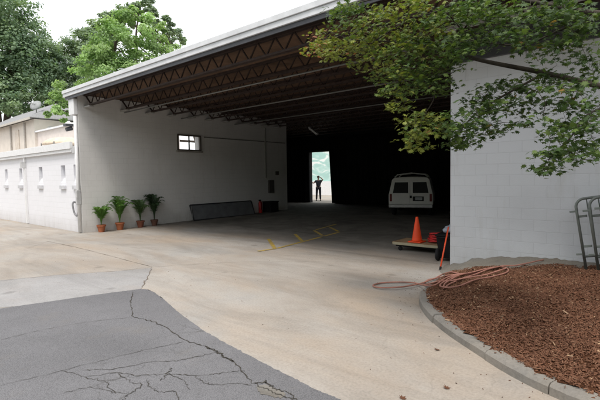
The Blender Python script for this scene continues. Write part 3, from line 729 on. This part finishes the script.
tag(o, 'heap of coiled red hose lying on the dolly behind the orange cone', 'hose')

# black bin on wheels by the wall corner
bn = empty('wheeled_bin', (-3.5, 8.98, floor_z(9.)), 'black rubbish bin with a wheel tucked beside the white wall corner', 'bin')
bn.rotation_euler.z = .1
PLB = plain('black_plastic', (.012, .012, .013), .7, .2, spec=.15)
b_ = MB(); b_.add([(-.2, -.2, .06), (.2, -.2, .06), (.2, .2, .06), (-.2, .2, .06), (-.26, -.25, .52), (.26, -.25, .52), (.26, .25, .52), (-.26, .25, .52)], [(0, 3, 2, 1), (4, 5, 6, 7), (0, 1, 5, 4), (1, 2, 6, 5), (2, 3, 7, 6), (3, 0, 4, 7)])
b_.build('tub', PLB, bn, bevel=.02)
MB().box(-.28, .28, -.27, .27, .523, .57).build('lid', PLB, bn, bevel=.02)
MB().tube([(-.2, -.29, .51), (.2, -.29, .51)], .015).build('handle', PLB, bn)
for sx in (-.22, .22):
    n = 18; c = MB(); pr = [(.0, -.03), (.12, -.03), (.14, 0), (.12, .03), (.0, .03)]
    c.add([(z, r*math.cos(2*math.pi*k/n), r*math.sin(2*math.pi*k/n)) for r, z in pr for k in range(n)], [(i*n+k, i*n+(k+1) % n, (i+1)*n+(k+1) % n, (i+1)*n+k) for i in range(4) for k in range(n)])
    o = c.build('wheel', RUB, bn, smooth=True); o.location = (sx, -.22, .14)
bag = MB(); bag.lathe([(.02, .0), (.16, .03), (.2, .1), (.14, .17), (.05, .2), (.03, .24)], n=14)
for i, (x, y, z) in enumerate(bag.v): bag.v[i] = (x*(1+.15*math.sin(i*2.1)), y*(1+.15*math.cos(i*1.7)), z+.02*math.sin(i*1.3))
o = bag.build('plastic_bag', plain('grey_bag', (.35, .4, .46), .5), smooth=True); o.location = (-3.52, 8.98, floor_z(9.)+.575); o.scale = (.8, .8, .75)
tag(o, 'crumpled pale plastic bag on top of the black bin', 'bag')
# orange pole leaning on the corner
a = on_z(440, 271, .0); p1 = Vector((float(a[0]), float(a[1]), .02)); p2 = Vector((-3.35, 8.43, .8))
pole = empty('broom_pole', tuple(p1), 'thin orange pole leaning against the white wall corner beside the bin', 'pole')
dlt = p2-p1
MB().tube([(0, 0, 0), tuple(dlt)], .015).build('shaft', plain('pole_orange', (.75, .09, .03), .45), pole, smooth=True)
MB().tube([tuple(dlt*-.0), tuple(dlt*.07)], .022).build('foot', RUB, pole)

# ------------------------------------------------------------------ garden hose
def gz(x, y):
    w = float(np.interp(x, [-3.38, -3.0, -2.3, -1.5, -.9], [.5, 1.0, .62, .34, .12])); zt = float(np.interp(x, [-3.38, -3.1, -2.4, -1.6, -.9], [.03, .1, .3, .36, .36]))
    if -3.38 < x < -.85 and y > 8.47-w: return max(zt*(1-.55*(8.47-y)/w), bed_z(x, y) if x > -2.9 else 0)+.022
    if in_bed(x, y) and kerb_dist(x, y) > .02: return max(bed_z(x, y)+.02, .1)
    return floor_z(y)
hp = [(545, 259), (520, 262), (505, 267), (488, 270), (470, 276), (452, 283), (444, 289), (446, 284), (458, 277), (480, 271), (502, 267.5), (508, 271), (492, 277), (470, 283), (452, 289), (440, 287), (448, 280), (464, 274), (458, 273.5), (440, 278), (420, 285),
      (400, 288.5), (380, 288.5), (373, 285.5), (382, 282.8), (400, 282.5), (418, 285), (432, 287), (446, 279), (462, 275), (478, 271), (498, 267), (506, 269), (490, 275), (462, 280), (440, 282), (424, 284.5), (432, 279), (450, 276), (466, 275)]
hw_ = []
for i, (x, y) in enumerate(hp):
    h = .02
    for _ in range(4):
        p = on_z(x, y, h+.02); h = gz(p[0], min(p[1], 8.35))
    hw_.append((p[0], min(p[1], 8.38), 0))
cv_ = catmull(hw_, 9); hpts = []
for i, p in enumerate(cv_): hpts.append([p[0], p[1], gz(p[0], p[1])+.018+.014*(math.sin(i*.11)+1)])
zz = [q[2] for q in hpts]
for i in range(len(hpts)): hpts[i][2] = float(np.mean(zz[max(0, i-3):i+4]))
o = MB().tube(hpts, .0125, 7).build('garden_hose', plain('dusty_pink_hose', (.36, .17, .13), .6, .3, 4), smooth=True)
tag(o, 'long dusty pink garden hose in loose loops over the mulch and kerb', 'hose')

# ------------------------------------------------------------------ barricades
GAL = plain('galvanised_steel', (.2, .22, .205), .45, .25, 8, metal=.5)
bar0 = None
for i, (dx, dy, lab) in enumerate(((0, 0, 'leftmost grey steel crowd barricade leaning on the white wall over the mulch'), (.17, -.09, 'middle grey steel crowd barricade of the leaning stack by the wall'), (.31, -.18, 'grey steel crowd barricade at the front right of the leaning stack'))):
    bx_, by_ = -.98+dx, 8.05+dy; loc = (bx_, by_, bed_z(bx_, by_)+.02)
    if bar0 is None:
        bar0 = empty('crowd_barricade', loc, lab, 'barricade', 'crowd barricades leaning on the wall')
        Wd, Hh, rc = 2.2, 1.12, .13
        fr = [(0, 0, 0), (0, 0, Hh-rc)] + [(rc-rc*math.cos(a), 0, Hh-rc+rc*math.sin(a)) for a in np.linspace(.2, 1.57, 7)] + [(Wd-rc, 0, Hh)] + [(Wd-rc+rc*math.sin(a), 0, Hh-rc+rc*math.cos(a)) for a in np.linspace(.2, 1.57, 7)] + [(Wd, 0, 0)]
        MB().tube(fr, .021, 10).build('frame', GAL, bar0, smooth=True)
        MB().tube([(.0, 0, .2), (Wd, 0, .2)], .017).build('bottom_rail', GAL, bar0, smooth=True)
        bb = MB()
        for k in range(1, 14): bb.tube([(k*Wd/14, 0, .2), (k*Wd/14, 0, Hh)], .009, 6)
        bb.build('bars', GAL, bar0, smooth=True)
        for z in (.24, .93): MB().box(-.1, .0, -.015, .015, z-.015, z+.015).build('hook', GAL, bar0, bevel=.004)
        for z in (.36, .84): MB().box(.02, .13, -.02, .02, z-.018, z+.018).build('latch', GAL, bar0, bevel=.004)
        bar0.rotation_euler = (-.14, -.17, .03)
    else:
        c = copy_thing(bar0, loc, 0, lab); c.rotation_euler = (-.14, -.17+.03*i, .03+.03*i)

# ------------------------------------------------------------------ things along the side wall
pn = empty('folded_panel', (XL+.32, 10.75, floor_z(12)), 'long dark grey panel leaning low against the side wall below the window', 'panel')
PG = plain('dark_panel', (.13, .135, .14), .6, .2, 3); PF = plain('panel_frame', (.035, .036, .04), .5)
LP = 3.45; tp = (-.22, 0, .62)
MB().prism([(0, .0, .04), (.03, .0, .04), (-.21, .0, .62), (-.24, .0, .62)], (0, LP, 0)).build('board', PG, pn)
MB().bar((0.02, -.02, .02), (-.23, -.02, .66), .05).bar((0.02, LP+.02, .02), (-.23, LP+.02, .66), .05).bar((.02, 0, .02), (.02, LP, .02), .05).bar((-.23, 0, .655), (-.23, LP, .655), .05).build('frame', PF, pn)
MB().bar((-.25, -.03, .6), (-.02, .45, .03), .03).build('leg', PF, pn); MB().bar((.0, -.05, .03), (-.1, -.05, .62), .02).build('brace', PIPE, pn)
fe = empty('fire_extinguisher', (XL+.2, 14.75, floor_z(14.7)), 'red fire extinguisher standing by the side wall past the long panel', 'fire extinguisher')
MB().lathe([(.085, 0), (.09, .02), (.09, .48), (.06, .56), (.03, .6)], n=16).build('cylinder', plain('extinguisher_red', (.42, .02, .02), .35), fe, smooth=True)
MB().box(-.03, .03, -.09, .03, .6, .66).build('valve', BLACK, fe); MB().tube(catmull([(0, -.06, .63), (.1, -.08, .55), (.11, -.05, .3), (.1, 0, .15)], 4), .013).build('hose', BLACK, fe)
cr = empty('storage_crate', (XL+.32, 15.35, floor_z(15.3)), 'dark plastic storage crate against the side wall right of the extinguisher', 'crate')
MB().box(-.27, .27, -.3, .3, 0, .5).build('tub', PLB, cr, bevel=.02); MB().box(-.29, .29, -.32, .32, .503, .55).build('lid', PLB, cr, bevel=.015)

# potted palms; shade along the wall is painted into darker fronds and pot
PALM = mat_leaf('palm_frond', .5, .25); TERRA = plain('terracotta', (.36, .12, .055), .8, .2, 6); SOIL = plain('pot_soil', (.03, .02, .015), .95)
def palm(px_, py_, h_, nf, tone, lab, tr, spread=.5, pot=None):
    d = RW @ np.array([px_-300, 200-py_, -F]); p = d*((XL+.28)/d[0])
    loc = (float(p[0]), float(p[1]), floor_z(p[1]))
    h = h_*1.15
    t_ = empty('potted_palm', loc, lab, 'potted palm', 'potted palms along the side wall')
    s = tr
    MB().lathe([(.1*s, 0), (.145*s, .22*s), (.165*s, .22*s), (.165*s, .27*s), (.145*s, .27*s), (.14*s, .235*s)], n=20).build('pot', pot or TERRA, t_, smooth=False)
    MB().lathe([(.138*s, .0), (.02, .012)], (0, 0, .236*s), 16).build('soil', SOIL, t_)
    for k in range(nf):
        a = 2*math.pi*k/nf + rng.uniform(-.4, .4); rise = rng.uniform(.7, 1.05); ln = rng.uniform(.35, 1)*spread
        if math.cos(a) < 0: ln = min(ln, .3)                  # wall behind
        ax = np.array([math.cos(a), math.sin(a)])
        pts = []
        for j in range(9):
            u = j/8; r = ln*(u**1.4); z = .24*s+(h-.24*s)*rise*(1-(1-u)**1.7) - .32*ln*u**3
            pts.append(np.array([ax[0]*r, ax[1]*r, z]))
        fm = MB(); fm.tube(pts, [.009-.0007*j for j in range(9)], 5)
        fine = catmull(pts, 3)
        for j, q in enumerate(fine):
            u = j/len(fine)
            if u < .28: continue
            d = fine[min(j+1, len(fine)-1)]-fine[max(j-1, 0)]; d /= np.linalg.norm(d)
            side = np.cross(d, [0, 0, 1]); side /= np.linalg.norm(side)+1e-9; up = np.cross(side, d)
            lf = (.23-.13*abs(u-.5)*1.5)*rng.uniform(.85, 1.1)*min(1, h)
            for sg in (-1, 1):
                tip = q+side*sg*lf*.75+d*lf*.65-np.array([0, 0, lf*.35])+up*.02
                mid_ = (q+tip)/2+up*.02; w = d*.013
                fm.add([q-w*.5, mid_-w, tip, mid_+w, q+w*.5], [(0, 1, 2, 3, 4)])
        o = fm.build('frond', None, t_)
        c = np.array(tone)*rng.uniform(.75, 1.3)
        at = o.data.attributes.new('tint', 'FLOAT_COLOR', 'POINT')
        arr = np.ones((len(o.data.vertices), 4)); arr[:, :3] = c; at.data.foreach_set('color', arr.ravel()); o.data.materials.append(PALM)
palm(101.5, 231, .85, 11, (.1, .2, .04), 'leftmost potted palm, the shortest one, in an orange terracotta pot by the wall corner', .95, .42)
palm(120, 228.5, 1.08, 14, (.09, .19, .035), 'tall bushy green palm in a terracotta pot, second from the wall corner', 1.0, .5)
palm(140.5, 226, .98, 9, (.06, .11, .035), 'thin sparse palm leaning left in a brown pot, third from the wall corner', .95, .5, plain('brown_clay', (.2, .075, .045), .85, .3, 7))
palm(154.5, 224.5, 1.1, 13, (.035, .07, .03), 'green palm with shade painted into its fronds and pot, farthest from the wall corner', .9, .42, plain('shade_dark_clay', (.14, .07, .05), .85, .3, 7))

# fallen leaves and scraps
DRY = mat_tint('dry_leaf')
MAPLE = [(0, -.55), (.06, -.12), (.42, -.32), (.3, -.06), (.75, .08), (.42, .22), (.52, .6), (.2, .45), (0, 1), (-.2, .45), (-.52, .6), (-.42, .22), (-.75, .08), (-.3, -.06), (-.42, -.32), (-.06, -.12)]
LV = [(0, .1, .02)] + [(x, y, -.3*abs(x)**1.5-.35*max(0, y-.2)**1.5) for x, y in MAPLE]
LF = [(0, i+1, (i+1) % len(MAPLE)+1) for i in range(len(MAPLE))]
for px_, py_, lab in ((437, 349, 'curled brown leaf lying on the concrete just left of the kerb'), (402, 398, 'dry brown leaf on the concrete at the bottom edge of the picture'), (447, 388, 'small dark leaf lying flat beside the lower kerb')):
    p = on_z(px_, py_, .01)
    Rl = rot_frames(np.array([[.2, .1, 1.]]), np.array([px_*1.0]))*.05; lv2 = [(x, y, .35*x*x+.2*y*y) for x, y, z in LV]
    o = scatter_mesh('dry_leaf', lv2, LF, Rl, np.array([[0, 0, .002]]), np.array([[.13, .06, .035]]), DRY)
    o.location = (float(p[0]), float(p[1]), .004); tag(o, lab, 'leaf', 'fallen leaves on the concrete')

lp = []
while len(lp) < 90:
    i = int(rng.integers(8, len(KA))); q = KA[i]-off[i]*abs(rng.normal(0, .35)+.02); lp.append((q[0]+rng.normal(0, .05), q[1]+rng.normal(0, .05), .006))
for _ in range(110): lp.append((rng.uniform(-12, -1), rng.uniform(3.2, 8.2), .008))
lp = np.array([q for q in lp if not in_bed(q[0], q[1])]); n = len(lp); lp[:, 2] += floor_z(0)
R = rot_frames(np.stack([rng.normal(0, .2, n), rng.normal(0, .2, n), np.ones(n)], 1), rng.uniform(0, 6.28, n))*(np.stack([rng.uniform(.003, .012, n), rng.uniform(.002, .004, n), np.full(n, .0015)], 1)[:, None, :])
tag(scatter_mesh('leaf_litter', cv, cf, R, lp, pal[rng.integers(0, len(pal), n)]*rng.uniform(.5, 1, (n, 1)), bpy.data.materials['bark_chip']), kind='stuff')

# ------------------------------------------------------------------ the maple overhead
BARK = plain('maple_bark', (.06, .05, .04), .9, .4, 14, bmp=.5)
mp_ = empty('maple_tree', (1.5, 6.3, bed_z(1.5, 6.3)-.05), 'green maple with yellowing leaf sprays hanging over the bay opening and the white wall', 'tree')
bz = mp_.location
inv = Matrix.Translation(-Vector(bz))
def T_(mb, name, mat): 
    o = mb.build(name, mat, None, smooth=True); o.parent = mp_; o.matrix_parent_inverse = inv; return o
T_(MB().tube(catmull([(1.5, 6.3, bz[2]), (1.52, 6.28, bz[2]+.9), (1.42, 6.2, 1.9), (1.5, 6.1, 3.0), (1.7, 6.2, 4.3), (1.8, 6.3, 5.6), (1.7, 6.1, 6.8)], 5), np.linspace(.15, .03, 31), 12), 'trunk', BARK)
limbs = [
    [(1.43, 6.2, 1.95), (.5, 5.8, 2.35), look(600, 86, 5.5), look(545, 73, 5.4), look(480, 60, 5.3), look(440, 48, 5.4), look(395, 42, 5.6), look(350, 40, 5.8)],
    [(1.5, 6.1, 2.9), (.4, 5.3, 3.15), look(600, 13, 5.0), look(535, 2, 5.0), look(470, -8, 5.2), look(400, -6, 5.5), look(345, 6, 5.8)],
    [look(545, 73, 5.4), look(510, 92, 5.2), look(480, 110, 5.1), look(462, 128, 5.0)],
    [look(455, 54, 5.35), look(436, 74, 5.35), look(434, 98, 5.25), look(424, 116, 5.2), look(418, 135, 5.2)],
    [(.5, 5.8, 2.35), (-.25, 5.0, 2.45), look(592, 112, 4.7), look(570, 138, 4.6), look(548, 160, 4.5)],
    [look(600, 13, 5.0), look(560, 30, 5.2), look(520, 45, 5.4), look(470, 40, 5.6)],
    [look(470, -8, 5.2), look(440, 10, 5.3), look(405, 22, 5.4), look(365, 48, 5.6)],
    [(1.7, 6.2, 4.3), (1.8, 5.5, 4.9), (2.0, 5.0, 5.6), (1.9, 4.7, 6.2)], [(1.7, 6.2, 4.0), (2.6, 5.4, 4.8), (3.4, 4.6, 5.2)], [(1.8, 6.3, 5.2), (1.0, 6.9, 5.9), (0, 7.2, 6.2)],
    [(1.5, 6.1, 3.2), (1.6, 4.9, 4.2), (1.8, 3.8, 4.9)], [(1.6, 6.2, 3.6), (2.6, 7.0, 4.6), (3.3, 7.4, 5.3)]]
lsamp = []
for k, l in enumerate(limbs):
    c = catmull(l, 6); r0 = (.042, .034, .014, .007, .014, .015, .015, .045, .05, .04, .045, .05)[k]
    T_(MB().tube(c, np.linspace(r0, .006, len(c)), 8), 'branch', BARK); lsamp += [np.array(p) for p in c]
lsamp = np.array(lsamp)
YG = (.19, .215, .045); MG = (.1, .15, .036); DG = (.055, .095, .03); OR = (.32, .12, .05)
# sprays: px, py, range, half width, half height (px), twigs, tone a, tone b
CL = [(335, 42, 5.9, 24, 16, 24, YG, OR), (320, 52, 6.0, 12, 9, 9, YG, OR), (362, 22, 5.8, 30, 18, 30, MG, YG), (372, 50, 5.7, 34, 22, 40, YG, MG), (345, 12, 5.9, 16, 10, 12, DG, MG),
      (412, 20, 5.5, 38, 24, 40, YG, MG), (408, 55, 5.5, 36, 24, 40, MG, YG), (392, 82, 5.4, 20, 15, 17, MG, YG), (430, 86, 5.3, 22, 14, 17, MG, DG), (400, 104, 5.3, 9, 7, 5, YG, MG),
      (428, 118, 5.2, 20, 10, 14, YG, MG), (416, 140, 5.2, 12, 15, 13, YG, MG), (440, 128, 5.2, 9, 9, 6, MG, YG),
      (452, 28, 5.3, 26, 24, 26, MG, DG), (452, 58, 5.2, 18, 16, 14, MG, DG), (500, 14, 5.1, 36, 14, 20, MG, DG), (548, 12, 5.0, 36, 12, 16, DG, MG), (585, 42, 5.0, 20, 22, 16, DG, MG), (500, 46, 5.2, 34, 14, 11, DG, MG), (550, 50, 5.1, 22, 16, 9, DG, MG),
      (478, 104, 5.1, 20, 14, 15, DG, MG), (458, 122, 5.0, 12, 16, 12, DG, MG), (455, 144, 5.0, 5, 5, 3, DG, MG), (488, 122, 5.0, 22, 14, 14, DG, MG), (518, 98, 5.1, 26, 14, 17, DG, MG), (560, 96, 4.9, 28, 14, 13, DG, MG), (500, 84, 5.2, 22, 8, 8, DG, MG),
      (530, 118, 4.9, 20, 9, 7, DG, MG), (565, 130, 4.6, 18, 14, 13, DG, MG), (590, 118, 4.5, 14, 24, 14, DG, MG), (562, 156, 4.5, 20, 12, 13, DG, MG), (545, 170, 4.5, 8, 6, 5, DG, MG), (590, 148, 4.4, 10, 12, 8, DG, MG), (594, 76, 4.8, 10, 12, 6, DG, MG), (535, 32, 5.1, 34, 16, 18, DG, MG), (575, 22, 4.9, 26, 14, 14, DG, MG), (470, 12, 5.2, 24, 12, 14, DG, MG), (560, 78, 5.2, 22, 8, 8, DG, MG), (460, 146, 5.0, 10, 8, 6, DG, MG), (440, 40, 5.3, 26, 26, 26, DG, MG), (500, 30, 5.2, 34, 18, 18, DG, MG), (420, 70, 5.4, 24, 18, 14, DG, MG), (470, 128, 5.0, 14, 14, 9, DG, MG)]
LP_, LN_, LT_ = [], [], []; tw_ = MB(); grown = [np.array(p) for p in lsamp]
def leaves_at(tip, nrm, k, rad, ta, tb, mixp):
    for _ in range(k):
        a = random.uniform(0, 6.283); r = rad*math.sqrt(random.random())
        e = Vector((math.cos(a)*r, math.sin(a)*r, random.gauss(0, .02)))
        LP_.append(tip + np.array(e)); LN_.append(nrm + rng.normal(0, .42, 3))
        c = np.array(tb if random.random() < mixp else ta)
        if random.random() < .004: c = np.array((.28, .17, .05))
        LT_.append(c*random.uniform(.75, 1.25))
for x, y, r, wx, wy, n, ta, tb in CL:
    for _ in range(n):
        while True:
            a, b = random.uniform(-1, 1), random.uniform(-1, 1)
            if a*a+b*b < 1: break
        tip = look(x+a*wx, y+b*wy, r+random.uniform(-.55, .55))
        ga = np.array(grown); i = int(np.argmin(((ga-tip)**2).sum(1)+.15*np.abs(ga[:, 2]-tip[2]))); s = ga[i]
        gap = np.linalg.norm(s-tip); m_ = (s+tip)/2+np.array([0, 0, .12*gap])+rng.normal(0, .03, 3)
        tw_.tube([s, m_, tip], [.002+.004*min(gap, 1), .0016+.0025*min(gap, 1), .0015], 4, False); grown += [m_, tip]
        edge = (1 if tb is OR else 0)
        leaves_at(tip, np.array([0, -.25, 1.0]), 11, .155, ta, tb, .3 if not edge else .38*max(0, -a-b*.3))
        leaves_at(m_*.4+tip*.6, np.array([0, -.2, 1.0]), 3, .1, ta, tb, .2)
# the rest of the crown, right of and above the picture
for _ in range(420):
    c = random.choice([(1.9, 5.0, 6.0, 1.2), (1.7, 4.6, 5.2, 1.2), (1.2, 5.6, 5.4, 1.5), (2.8, 5.2, 4.9, 1.1), (.6, 6.9, 6.0, 1.2), (1.8, 3.9, 4.6, .9), (2.9, 7, 4.9, 1.1), (1.6, 6.2, 6.6, 1.1), (1.2, 5.2, 4.0, .9)])
    v = rng.normal(0, .5, 3)*c[3]; tip = np.array(c[:3])+v*np.array([1, 1, .6])
    i = int(np.argmin(((lsamp-tip)**2).sum(1))); s = lsamp[i]; m_ = (s+tip)/2
    tw_.tube([s, m_, tip], [.006, .004, .002], 4, False)
    leaves_at(tip, np.array([0, 0, 1.0]), 11, .2, MG, DG, .5)
T_(tw_, 'twigs', BARK)
LP_, LN_, LT_ = np.array(LP_), np.array(LN_), np.array(LT_); n = len(LP_)
Rl = rot_frames(LN_, rng.uniform(0, 6.28, n))*rng.uniform(.03, .056, (n, 1, 1))
cr_ = scatter_mesh('crown', LV, LF, Rl, LP_, LT_, mat_leaf('maple_leaf', .5, .3)); cr_.parent = mp_; cr_.matrix_parent_inverse = inv

# ------------------------------------------------------------------ trees behind
BG_LEAF = mat_leaf('tree_leaf', .6, .45); TRUNK = plain('tree_bark', (.07, .055, .042), .95, .3, 5)
QV = [(-.5, -.1, 0), (0, -.5, .06), (.5, 0, 0), (.1, .55, -.05), (-.4, .4, .05)]; QF = [(0, 1, 2, 3, 4)]
def tree(base, blobs, nleaf, size, tones, lab, name='tree', seed=1):
    r = np.random.default_rng(seed); root = empty(name, base, lab, 'tree', 'trees behind the buildings')
    b0 = np.array(base, float); Pl, Nl, Tl = [], [], []; tot = sum(q[3]*q[3] for q in blobs)
    cen = np.mean([q[:3] for q in blobs], 0)
    tk = MB(); top = max(q[2] for q in blobs)
    tk.tube(catmull([(0, 0, -.1), (r.normal(0, .1), .1, top*.3), (cen[0]-b0[0], cen[1]-b0[1], top*.65), (cen[0]-b0[0]+.3, cen[1]-b0[1], top)], 5), np.linspace(.02*top+.1, .04, 16), 9)
    for (x, y, z, R) in blobs:
        tk.tube(catmull([(r.normal(0, .1), 0, top*.35), ((x-b0[0])*.5, (y-b0[1])*.5, z*.72), (x-b0[0], y-b0[1], z)], 4), np.linspace(.1, .03, 9), 6)
        nc = int(26*R*R/4)+8
        for _ in range(nc):
            d = r.normal(0, 1, 3); d /= np.linalg.norm(d); cc = np.array([x, y, z])+d*R*r.uniform(.55, 1.02)*np.array([1, 1, .85]); rc = R*r.uniform(.2, .36)
            m = int(nleaf*(R*R/tot)/nc); tone = np.array(tones[r.integers(0, len(tones))])*r.uniform(.8, 1.2)
            dd = r.normal(0, 1, (m, 3)); dd /= np.linalg.norm(dd, axis=1, keepdims=True); dd[:, 2] *= .6
            Pl.append(cc-b0+dd*rc*r.uniform(.4, 1.1, (m, 1))); Nl.append(dd*.6+d*.3+np.array([0, 0, .6])+r.normal(0, .35, (m, 3))); Tl.append(tone*r.uniform(.75, 1.3, (m, 1)))
    tk.build('trunk', TRUNK, root, smooth=True)
    Pl, Nl, Tl = np.concatenate(Pl), np.concatenate(Nl), np.concatenate(Tl); m = len(Pl)
    o = scatter_mesh('crown', QV, QF, rot_frames(Nl, r.uniform(0, 6.28, m))*(size*r.uniform(.6, 1.3, (m, 1, 1))), Pl, Tl, BG_LEAF, root); return root
L_ = lambda x, y, r, R: (*look(x, y, r), R)
DK = [(.17, .25, .17), (.21, .29, .19), (.15, .225, .145), (.24, .32, .2)]  # crown tones paled, painting sky glare and haze into the leaves
MD = [(.22, .29, .2), (.25, .32, .22), (.19, .26, .18)]
LG = [(.24, .355, .15), (.28, .395, .175), (.21, .32, .13), (.31, .425, .2)]
def far(x, y, r, R, k): return L_(x, y, r*k, R*k)
tree((-50, 13.2, 0), [far(*q, 1.45) for q in ((-6, 6, 37, 2.4), (-30, 10, 38, 2.8), (22, 38, 37, 2.1), (-5, 45, 36, 2.6), (36, 60, 37, 2.0), (20, 78, 36, 2.3), (-20, 80, 36, 2.4), (5, 98, 34, 1.8), (28, 95, 35, 1.6), (46, 72, 36, 1.4))], 48000, .2, DK, 'tall dark green tree at the left edge behind the beige house', seed=3)
tree((-50, 22, 0), [L_(78, 60, 55, 2.6), L_(66, 66, 55, 2.1), L_(92, 60, 56, 2.0), L_(56, 85, 54, 2.6), L_(90, 88, 55, 2.8), L_(48, 80, 55, 2.3), L_(70, 104, 54, 2.4), L_(77, 41, 56, 1.5), L_(90, 42, 57, 1.5), L_(64, 48, 56, 1.4), L_(100, 50, 57, 1.6), L_(60, 110, 54, 2.2)], 30000, .18, MD, 'mid green tree between the dark tree and the bright one', seed=5)
tree((-24.2, 21, 0), [L_(138, 30, 32, 1.6), L_(114, 46, 31, 1.7), L_(156, 54, 32, 1.6), L_(106, 76, 30.5, 1.8), L_(80, 92, 34, 1.5), L_(138, 72, 31, 1.9), L_(174, 56, 33, 1.05), L_(56, 108, 33, 1.1), L_(118, 28, 32, 1.0), L_(152, 26, 33, 1.0), L_(98, 58, 31, 1.2), L_(134, 14, 32, .8), L_(120, 90, 31, 1.5)], 34000, .125, LG, 'bright yellow green tree rising behind the warehouse roof edge', seed=8)
tree((-43, 31, 0), [L_(100, 36, 60, 2.0), L_(112, 20, 60, 1.6), L_(164, 24, 62, 1.4), L_(145, 10, 62, 1.6), L_(174, 38, 62, 1.5), L_(128, 16, 62, 1.6)], 11000, .26, MD, 'grey green tree farthest back showing above the bright tree', seed=11)

# unseen trees added behind the camera to block the low sky and darken the bay
Pw, Nw, Tw = [], [], []
for _ in range(360):
    a = rng.uniform(-2.9, .55); rr = rng.uniform(17, 23); c = np.array([-5+rr*1.5*math.cos(a), 2+rr*math.sin(a), rng.uniform(.5, 8.5)])
    if c[1] > 4 or (c[0] < -20 and c[1] > -9): continue
    m = 60; dd = rng.normal(0, 1, (m, 3))*np.array([1.1, 1.1, .9]); Pw.append(c+dd); Nw.append(dd+rng.normal(0, .6, (m, 3))); Tw.append(np.array(DK[rng.integers(0, 4)])*rng.uniform(.7, 1.1, (m, 1)))
Pw, Nw, Tw = np.concatenate(Pw), np.concatenate(Nw), np.concatenate(Tw); Pw[:, 2] = np.abs(Pw[:, 2])
o = scatter_mesh('sky_blocker_trees', QV, QF, rot_frames(Nw, rng.uniform(0, 6.28, len(Pw)))*rng.uniform(.5, 1.0, (len(Pw), 1, 1)), Pw, Tw, BG_LEAF); tag(o, kind='stuff')
